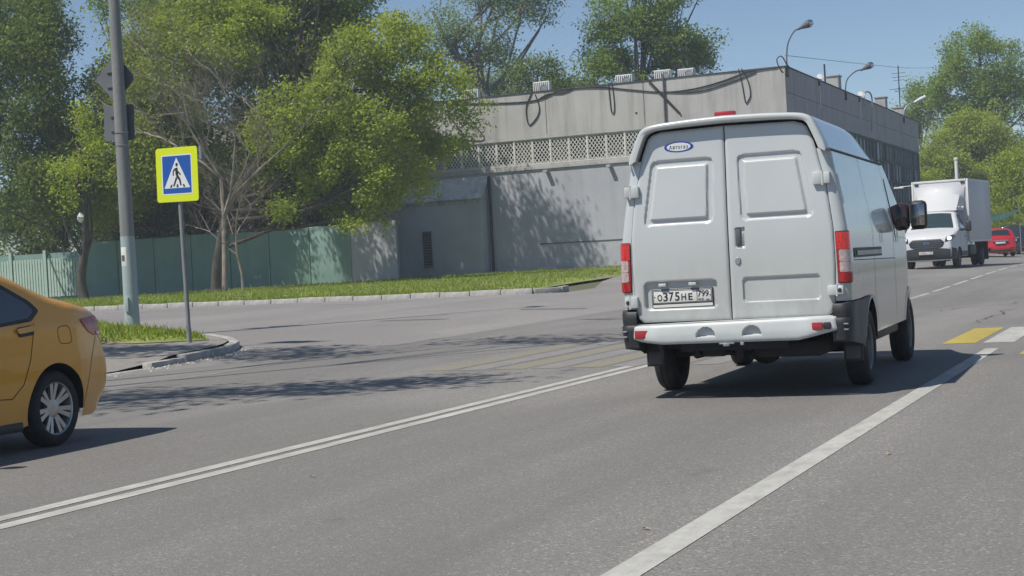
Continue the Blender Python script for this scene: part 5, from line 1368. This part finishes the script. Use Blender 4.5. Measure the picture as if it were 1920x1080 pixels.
# windscreen, grille with slats, lamps, bumper
K.capglass((-1.0, 1.47), (-1.50, 2.0), .88, .012, 'windscreen', mat('windscreen_glass', (.03, .05, .058), .08, spec=.35))
gp = rpoly([(-.60, .80), (-.40, .72), (.40, .72), (.60, .80), (.66, .96), (.52, 1.09), (-.52, 1.09), (-.66, .96)], .03, 3)
gr = front(gp, .006, 'grille', mat('grille_dark', (.018, .019, .026), .35))
for k in range(5):
    z = .775 + k * .066; wd = .58 - abs(k - 2.2) * .025
    front(rpoly([(-wd, z), (wd, z), (wd, z + .02), (-wd, z + .02)], .004, 1), .022, 'grille_slat', M_GREYPL, gr, step=.1)
EMB = front(ell(0, .935, .115, .046, 24), .040, 'emblem', M_CHROME, gr)
front(ell(0, .935, .098, .036, 24), .044, 'emblem_field', mat('emblem_navy', (.03, .05, .16), .3), EMB)
for sgn in (1, -1):
    h = front(rpoly([(sgn * .67, .96), (sgn * .93, 1.02), (sgn * .96, 1.24), (sgn * .70, 1.14)][::sgn], .03, 3), .010, 'headlight', mat('headlamp_surround', (.03, .03, .07), .15, coat=.6), step=.04)
    front(ell(sgn * .83, 1.10, .085, .075, 16), .020, 'lamp_lens', M_HEADL, h, step=.04)
    K.side(sgn, rpoly([(-.10, 1.03), (-.50, 1.16), (-.62, 1.29), (-.30, 1.22), (-.12, 1.14)], .02, 2), .006, 'headlight_side', MATS['headlamp_surround'], step=.05)
    K.side(sgn, rpoly([(-1.28, 1.36), (-2.18, 1.36), (-2.18, 2.0), (-1.62, 2.0)], .05, 3), .006, 'side_window', M_GLASS)
    K.gap(sgn, [(-1.2, 1.30), (-1.2, .9), (-1.36, .62), (-1.42, .46), (-2.25, .46), (-2.25, 2.02)], .012)
    K.side(sgn, rpoly([(-1.92, 1.14), (-2.12, 1.14), (-2.12, 1.18), (-1.92, 1.18)], .01, 2), .02, 'door_handle', M_BLKPL)
    K.side(sgn, [(-1.46, .42), (-2.48, .42), (-2.48, .60), (-1.42, .60)], .012, 'side_moulding', M_GREYPL)
    K.side(sgn, rpoly([(-.03, .33), (-.60, .33), (-.62, .52), (-.55, .70), (-.10, .76)], .03, 2), .010, 'bumper_corner', M_BLKPL)
    mo = MB(); mo.box((sgn * 1.16, -1.50, 1.33), (sgn * 1.36, -1.34, 1.72), .05); mo = mo.build('side_mirror', M_BLKPL, trk, 50)
    m = MB(); m.box((sgn * .95, -1.46, 1.36), (sgn * 1.17, -1.38, 1.46), .02); m.build('mirror_arm', M_BLKPL, mo, 40)
    front(rpoly([(sgn * .16, 1.335), (sgn * .60, 1.35), (sgn * .58, 1.375), (sgn * .16, 1.36)][::sgn], .006, 1), .012, 'bonnet_vent', M_BLKPL, step=.08)
    wheel(trk, (sgn * .86, -1.02, .355), .355, .22, .21, 'steel', sgn, m_rim=M_STEELW)
    wheel(trk, (sgn * .88, -5.2, .355), .355, .20, .21, 'steel', sgn, m_rim=M_STEELW)
    wheel(trk, (sgn * .64, -5.2, .355), .355, .20, .21, 'steel', sgn, m_rim=M_STEELW)
    m = MB(); m.box((sgn * .95, -2.35, 2.22), (sgn * .70, -2.2, 2.30), .03); m.tube([(sgn * .6, -2.0, 2.2), (sgn * .85, -2.0, 2.28)], .03, 8); m.build('marker_lamp', M_ACW, trk, 40)
bb = front(rpoly([(-.86, .33), (.86, .33), (.88, .70), (.62, .74), (-.62, .74), (-.88, .70)], .04, 3), .035, 'bumper', M_BLKPL)
front(rpoly([(-.46, .44), (.46, .44), (.56, .64), (-.56, .64)], .03, 2), .045, 'air_intake', M_BLKPL, bb)
PT = facing_front(0, .135, .58)
tpl = plate(trk, PT, .52, .112, '', '')
plate_text(tpl, PT, .520, .112, [('К', -.382, -.06, .082, .52), ('9', -.285, .0, .078, .68), ('5', -.185, .0, .078, .68), ('4', -.085, .0, .078, .68), ('Р', .025, -.06, .080, .52), ('Х', .138, -.06, .080, .52), ('77', .355, .13, .13, .50), ('RUS', .345, -.31, .085, .17)])
m = MB(); m.box((-.85, -1.9, .6), (.85, -.4, 1.2)); m.box((-.7, -2.4, 1.2), (.7, -1.9, 2.0)); m.build('cab_liner', M_DARK, trk, 0)
# wind deflector
rows = []
for t in np.linspace(0, 1, 9):
    y = -1.62 - .80 * (1 - (1 - t) ** 1.5); z = 2.14 + 1.0 * t ** .9; w = .80 + .06 * t
    rows.append([(-w - .10, -2.52, z - .04 * t), (-w * .96, y - .10, z), (-w * .55, y + .02, z + .01), (0, y + .04, z + .01), (w * .55, y + .02, z + .01), (w * .96, y - .10, z), (w + .10, -2.52, z - .04 * t)])
rows.append([(p[0], -2.52, p[2] - .02) for p in rows[-1]])
MB().grid(rows).build('wind_deflector', M_TRUCK, trk, 35)
# cargo box
m = MB(); m.box((-1.06, -6.6, .96), (1.06, -2.56, 3.34), .02); bx = m.build('cargo_box', M_TRUCK, trk, 30)
m = MB()
for sgn in (1, -1):
    m.box((sgn * 1.02, -2.60, .94), (sgn * 1.075, -2.54, 3.36), .006); m.box((sgn * 1.02, -6.62, .94), (sgn * 1.075, -6.56, 3.36), .006)
    m.box((sgn * 1.03, -6.55, 3.28), (sgn * 1.072, -2.61, 3.36), .006); m.box((sgn * 1.03, -6.55, .93), (sgn * 1.072, -2.61, 1.0), .006)
m.box((-1.0, -2.575, 3.28), (1.0, -2.54, 3.36), .006); m.build('box_trim', M_ACW, bx, 30)
for sgn in (1, -1):
    m = MB(); m.box((sgn * .80, -2.56, 3.20), (sgn * .96, -2.52, 3.25), .008); m.build('marker_lamp', M_BLKPL, bx, 30)
m = MB(); m.box((-.42, -6.5, .62), (-.32, -2.4, .80)); m.box((.32, -6.5, .62), (.42, -2.4, .80)); m.box((-.9, -4.4, .42), (-.45, -3.2, .82), .04); m.box((.45, -4.6, .45), (.9, -3.4, .84), .04); m.box((-1.0, -6.62, .5), (1.0, -6.5, .62)); m.tube([(-.85, -5.2, .36), (.85, -5.2, .36)], .06, 8); m.box((-.4, -2.4, .3), (.4, -.5, .6), .05)
for sgn in (1, -1): m.box((sgn * .50, -6.05, .2), (sgn * 1.02, -6.0, .92))
m.build('chassis', M_BLKPL, trk, 30)

# ------------------------------------------------------------ red hatchback and dark car behind the truck
def hatch(name, label, loc, rz, m_body, Hc, Wc, L, red=True):
    t = thing(name, label, 'car', loc, rz, 'cars beyond the truck')
    s = Hc / 1.55; f = L / 3.9
    # local y=0 rear bumper, forward positive
    P = [(3.85 * f, .25), (3.93 * f, .45), (3.88 * f, .68), (3.6 * f, .85 * s), (3.0 * f, 1.0 * s), (2.35 * f, 1.42 * s), (1.9 * f, 1.53 * s), (1.2 * f, 1.55 * s), (.45, 1.50 * s), (.28, 1.44 * s), (.16, 1.15 * s), (.08, .98 * s), (.05, .72 * s), (0, .60 * s), (-.01, .42), (.06, .24)]
    B = [(.2, .22)] + arc(.78, .31, .36, 190, -10, 16) + arc(3.15 * f, .31, .36, 190, -10, 16)
    hw = Wc / 2
    def w(y, z): return hw - .04 * ss(.5, .2, z) - .44 * np.maximum(z - .98 * s, 0) - .07 * ss(.5, 0, y) - .12 * ss(3.0 * f, 3.9 * f, y)
    c = Car(t, P, B, w, .08, bulge=.06); c.shell(m_body, .06); c.arches((.78, 3.15 * f), .31, .36)
    underpan(t, hw - .2, .1, 3.7 * f, .24, .6)
    c.capglass((.27, 1.42 * s), (.17, 1.13 * s), .84, .010, 'rear_window', M_GLASS)
    c.capglass((2.9 * f, 1.06 * s), (2.4 * f, 1.40 * s), .86, .010, 'windscreen', M_GLASS)
    for sgn in (1, -1):
        c.side(sgn, rpoly([(.55, 1.06 * s), (2.75 * f, 1.04 * s), (2.3 * f, 1.36 * s), (1.8 * f, 1.45 * s), (.75, 1.43 * s)], .05, 3), .006, 'side_window', M_GLASS)
        c.side(sgn, rpoly([(.09, 1.0 * s), (.26, 1.02 * s), (.28, .78 * s), (.06, .74 * s)], .02, 2), .010, 'tail_light', M_RED, step=.04)
        c.side(sgn, rpoly([(3.86 * f, .72), (3.5 * f, .86 * s), (3.3 * f, .8 * s), (3.7 * f, .64)], .02, 2), .010, 'headlight', M_HEADL, step=.04)
        c.gap(sgn, [(1.55 * f, 1.04 * s), (1.55 * f, .32)], .01); c.gap(sgn, [(2.6 * f, 1.02 * s), (2.62 * f, .32)], .01)
        for cy in (.78, 3.15 * f): wheel(t, (sgn * (hw - .115), cy, .31), .31, .19, .21, 'alloy', sgn)
        m = MB(); m.box((sgn * (hw + .01), 2.5 * f, 1.02 * s), (sgn * (hw + .17), 2.6 * f, 1.16 * s), .04); m.build('side_mirror', m_body, t, 50)
    m = MB(); m.box((-.40, -.085, .86 * s), (.40, .05, .91 * s), .01); m.build('tailgate_trim', M_CHROME, t, 30)
    m = MB(); m.box((-.55, -.085, .28), (.55, .06, .40), .03); m.build('bumper_insert', M_BLKPL, t, 30)
    for x in (-.6, .6):
        m = MB(); m.box((x - .12, -.075, .46), (x + .12, -.02, .52), .01); m.build('reflector', M_REFL, t, 30)
    M_ = facing_back(0, -.090, .77 * s)
    plate(t, M_, .52, .112, '', '')
    return t
hatch('red_hatchback', 'red hatchback seen from behind just right of the box truck', (-8.80, 85.4, z1(-9.2, 87)), R(15), M_CARRED, 1.50, 1.72, 3.9)
hatch('dark_car', 'black car cut off by the right frame edge beyond the red hatchback', (-9.35, 97.5, z1(-8.2, 99)), R(5), M_CARBLK, 1.85, 1.9, 4.3)
M_POLE = streaked('pole_grey_paint', (.24, .25, .25), (.12, .125, .13), 5, .5)
M_POLE_SUNLIT = streaked('pole_sunlit_paint', (.36, .44, .45), (.22, .26, .27), 5, .45)  # paler copy of the pole tone: sunlight put into the colour
# ------------------------------------------------------------ crossing sign
sx_, sy_ = -15.36, 21.62
szb = float(zg(np.array([sx_]), np.array([sy_]))[0])
sg = thing('crossing_sign', 'yellow bordered blue pedestrian crossing sign on a thin grey post', 'road sign', (sx_, sy_, szb), R(-7))
MB().tube([(0, .045, -.2), (-.03, .05, 1.8), (-.05, .055, 3.3)], .037, 12).build('post', M_POLE, sg, 60)
SM = Matrix.Translation((-.02, 0, 3.08 - szb)) @ Matrix.Rotation(R(1.3), 4, 'Y') @ Matrix.Rotation(R(90), 4, 'X')
def slab(poly, h0, h1, name, m, par): return MB().prism(poly, h0, h1, SM).build(name, m, par, 0)
face = slab(rrect(-.46, -.455, .46, .455, .05, 4), 0, .012, 'sign_panel', M_LIME, sg)
slab(rrect(-.335, -.335, .335, .335, .02, 3), .0121, .0135, 'white_edge', M_SWHITE, face)
slab(rrect(-.315, -.315, .315, .315, .015, 3), .0136, .0145, 'blue_field', M_BLUE, face)
slab([(-.285, -.225), (.285, -.225), (0, .285)], .0146, .0155, 'white_triangle', M_SWHITE, face)
pict = MB()
def pz(poly): pict.prism(poly, .0156, .0165, SM)
def thick(a, b, w0, w1):
    a = np.array(a); b = np.array(b); d = (b - a) / np.linalg.norm(b - a); n = np.array([-d[1], d[0]])
    return [tuple(a - n * w0), tuple(b - n * w1), tuple(b + n * w1), tuple(a + n * w0)][::1]
pz(ell(.005, .165, .028, .030, 14))
pz([(-.035, .105), (.02, .12), (.035, .04), (.03, -.02), (-.025, -.01), (-.028, .04)])
pz(thick((-.03, .10), (-.075, .055), .016, .014)); pz(thick((-.075, .06), (-.078, -.02), .014, .012))
pz(thick((.03, .045), (.085, -.01), .014, .012))
pz(thick((.0, -.01), (.06, -.085), .026, .02)); pz(thick((.06, -.08), (.088, -.185), .02, .016))
pz(thick((-.005, -.05), (-.075, -.195), .020, .016))
for q in ([(-.165, -.215), (-.12, -.215), (-.10, -.165), (-.13, -.165)], [(-.012, -.215), (.03, -.215), (.025, -.165), (-.008, -.165)], [(.14, -.215), (.185, -.215), (.155, -.165), (.125, -.165)]): pz(q)
pict.build('walking_figure', M_INK, face, 0)
m = MB(); m.box((-.25, .022, 3.16 - szb), (.22, .05, 3.20 - szb)); m.box((-.25, .022, 2.90 - szb), (.22, .05, 2.94 - szb)); m.build('bracket', M_GALV, sg, 0)
m = MB(); m.box((.46, .02, 3.30 - szb), (.50, .06, 3.52 - szb)); m.build('bracket_end', M_GALV, sg, 0)
# ------------------------------------------------------------ lamp pole with two signs seen from behind
px_, py_ = -19.55, 25.66
pzb = float(zg(np.array([px_]), np.array([py_]))[0])
lp = thing('lamp_pole', 'tall grey steel pole at the left standing in the grass', 'pole', (px_, py_, pzb))
MB().lathe([(.155, -.3), (.152, .05), (.142, 1.88)], 28).build('lower_shaft', M_POLE_SUNLIT, lp, 60)  # sunlit foot of the pole, its light painted by the paler tone
lean = Vector((-.006, 0, 1)).normalized().to_track_quat('Z', 'Y').to_matrix().to_4x4()
MB().lathe([(.1415, 1.88), (.128, 4.0), (.105, 7.0), (.07, 11.0), (.001, 11.01)], 28).build('upper_shaft', M_POLE, lp, 60)
for z in (3.72, 3.98): MB().lathe([(.137, z - .008), (.142, z - .006), (.142, z + .006), (.137, z + .008)], 28).build('steel_band', M_GALV, lp, 60)
m = MB(); m.lathe([(.1445, 1.28), (.1455, 1.285), (.1445, 1.66), (.1425, 1.665)], 10, None, R(225), R(290)); m.build('paper_notice', M_PLATE, lp, 60)
m = MB(); m.lathe([(.1465, 1.38), (.1465, 1.50)], 8, None, R(240), R(275)); m.build('paper_notice_print', M_GREYPL, lp, 60)
m = MB(); m.box((-.02, -.185, .35), (.06, -.14, .65), .01); m.build('hatch', M_POLE_SUNLIT, lp, 30)
MB().tube(curve_pts([(-.1, .1, 11.0), (-.1, .4, 11.4), (.3, 1.2, 11.6), (.8, 2.2, 11.7)], 5), .04, 8).build('lamp_arm', M_POLE, lp, 60)
MB().box((.65, 2.0, 11.6), (1.0, 2.6, 11.78), .05).build('lamp_head', M_ACW, lp, 40)
for nm, poly, z, lab in (('priority_sign', [(0, -.50), (.50, 0), (0, .50), (-.50, 0)], 5.50, 'grey back of a diamond road sign on the left pole'), ('plate_sign', rrect(-.375, -.36, .375, .36, .04, 3), 4.60, 'grey back of a square sign plate under the diamond on the pole')):
    t = thing(nm, lab, 'road sign', (px_ + (-.20 if z > 5 else -.17), py_ + .17, z))
    Ms = Matrix.Rotation(R(2), 4, 'Y') @ Matrix.Rotation(R(90), 4, 'X')
    MB().prism(rpoly(poly, .04, 3) if len(poly) == 4 else poly, -.006, .006, Ms).build('sign_panel', M_SBACK, t, 0)
    m = MB(); m.box((-.20, -.04, -.17), (.20, -.008, -.13)); m.box((-.20, -.04, .13), (.20, -.008, .17)); m.build('bracket', M_SBACK, t, 0)
    inner = [(p[0] * .82, p[1] * .82) for p in poly]
    MB().prism(inner, -.0085, -.0065, Ms).build('sign_face', M_SWHITE if z < 5 else mat('sign_amber', (.6, .36, .02), .4), t, 0)
# ------------------------------------------------------------ smaller things
m = MB(); pts = []
rr_ = random.Random(4)
rows = [[((.02 + .13 * math.sin(math.pi * (i + .5) / 8)) * math.cos(a) * (1 + rr_.uniform(-.3, .3)), (.02 + .13 * math.sin(math.pi * (i + .5) / 8)) * math.sin(a) * (1 + rr_.uniform(-.3, .3)), .42 * (i / 7 - .5)) for a in np.linspace(0, 2 * math.pi, 9)[:-1]] for i in range(8)]
m.grid(rows, close=True)
o = m.build('plastic_bag', M_PLATE, None, 30, loc=(-42.75, 53.0, 4.35)); tag(o, 'crumpled white plastic bag caught on the young tree trunk', 'bag')
t = thing('street_lamp', 'small white street lamp head on an arm left of the box truck', 'street lamp', (-12.5, 81.6, .35))
MB().tube([(0, 0, -.2), (0, 0, 4.2)], .06, 8).build('post', M_GALV, t, 60); MB().tube([(0, 0, 4.0), (-.75, -.05, 3.98)], .03, 6).build('arm', M_GALV, t, 60); MB().box((-1.05, -.14, 3.90), (-.55, .08, 3.99), .03).build('lamp_head', M_ACW, t, 40)
t = thing('white_post', 'white painted post standing behind the box truck', 'post', (-9.85, 77.5, .33))
MB().tube([(0, 0, -.2), (0, 0, 5.0)], .085, 12).build('shaft', M_ACW, t, 60); MB().lathe([(.10, 4.96), (.12, 5.0), (.10, 5.08), (.001, 5.1)], 12).build('cap', M_ACW, t, 40)
# green net strung behind the red car
t = thing('green_net', 'sagging green net awning strung on poles behind the red car', 'net', (-9.3, 92, .35))
rows = []
for i in range(7):
    v = i / 6; rows.append([(-.9 + 1.75 * u, .6 * v, 2.15 + .18 * u + .36 * v - .22 * math.sin(math.pi * u) * (1 - .5 * v) + .2 * (1 - v) * u) for u in np.linspace(0, 1, 12)])
m = MB(); m.grid(rows); m.grid([[(p[0], p[1] + .01, p[2] - .01) for p in r] for r in rows]); m.build('net_sheet', M_NET, t, 60)
for x, h in ((-.95, 2.6), (.9, 3.0)): MB().tube([(x, .3, -.2), (x, .35, h)], .022, 6).build('pole', M_GALV, t, 60)
# yellow leaf litter on the road
for (x, y, lab) in ((-2.25, 6.55, 'dry yellow leaf near the bottom between the white lines'), (-1.62, 9.1, 'dry yellow leaf on the asphalt just right of the white edge line'), (-4.9, 8.1, 'dry yellow leaf lying close to the white double centre line')):
    a = x * 7; c, s_ = math.cos(a), math.sin(a)
    v = [(.028, 0, .003), (.008, .013, .012), (-.024, .004, .002), (.004, -.014, .010), (.002, 0, .006)]
    me = bpy.data.meshes.new('fallen_leaf'); me.from_pydata([(p[0] * c - p[1] * s_, p[0] * s_ + p[1] * c, p[2]) for p in v], [], [(0, 1, 4), (1, 2, 4), (2, 3, 4), (3, 0, 4)]); me.materials.append(mat('dry_leaf', (.42, .34, .12), .8))
    o = link_mesh('fallen_leaf', me, None, (x, y, z1(x, y) + .004)); tag(o, lab, 'leaf', 'fallen leaves on the road')
# ------------------------------------------------------------ thin haze volume, added to lift the dark tones
hm = bpy.data.materials.new('haze'); hm.use_nodes = True
hn = hm.node_tree; hn.nodes.clear()
ho = hn.nodes.new('ShaderNodeOutputMaterial'); hv = hn.nodes.new('ShaderNodeVolumePrincipled')
hv.inputs['Color'].default_value = (.80, .90, 1.0, 1); hv.inputs['Density'].default_value = 0.00095; hv.inputs['Anisotropy'].default_value = 0.0
hn.links.new(hv.outputs[0], ho.inputs['Volume'])
hz = MB().box((-2600, -1600, -1.3), (2600, 3100, 27.0)).build('haze', hm, None, 0); hz['kind'] = 'stuff'
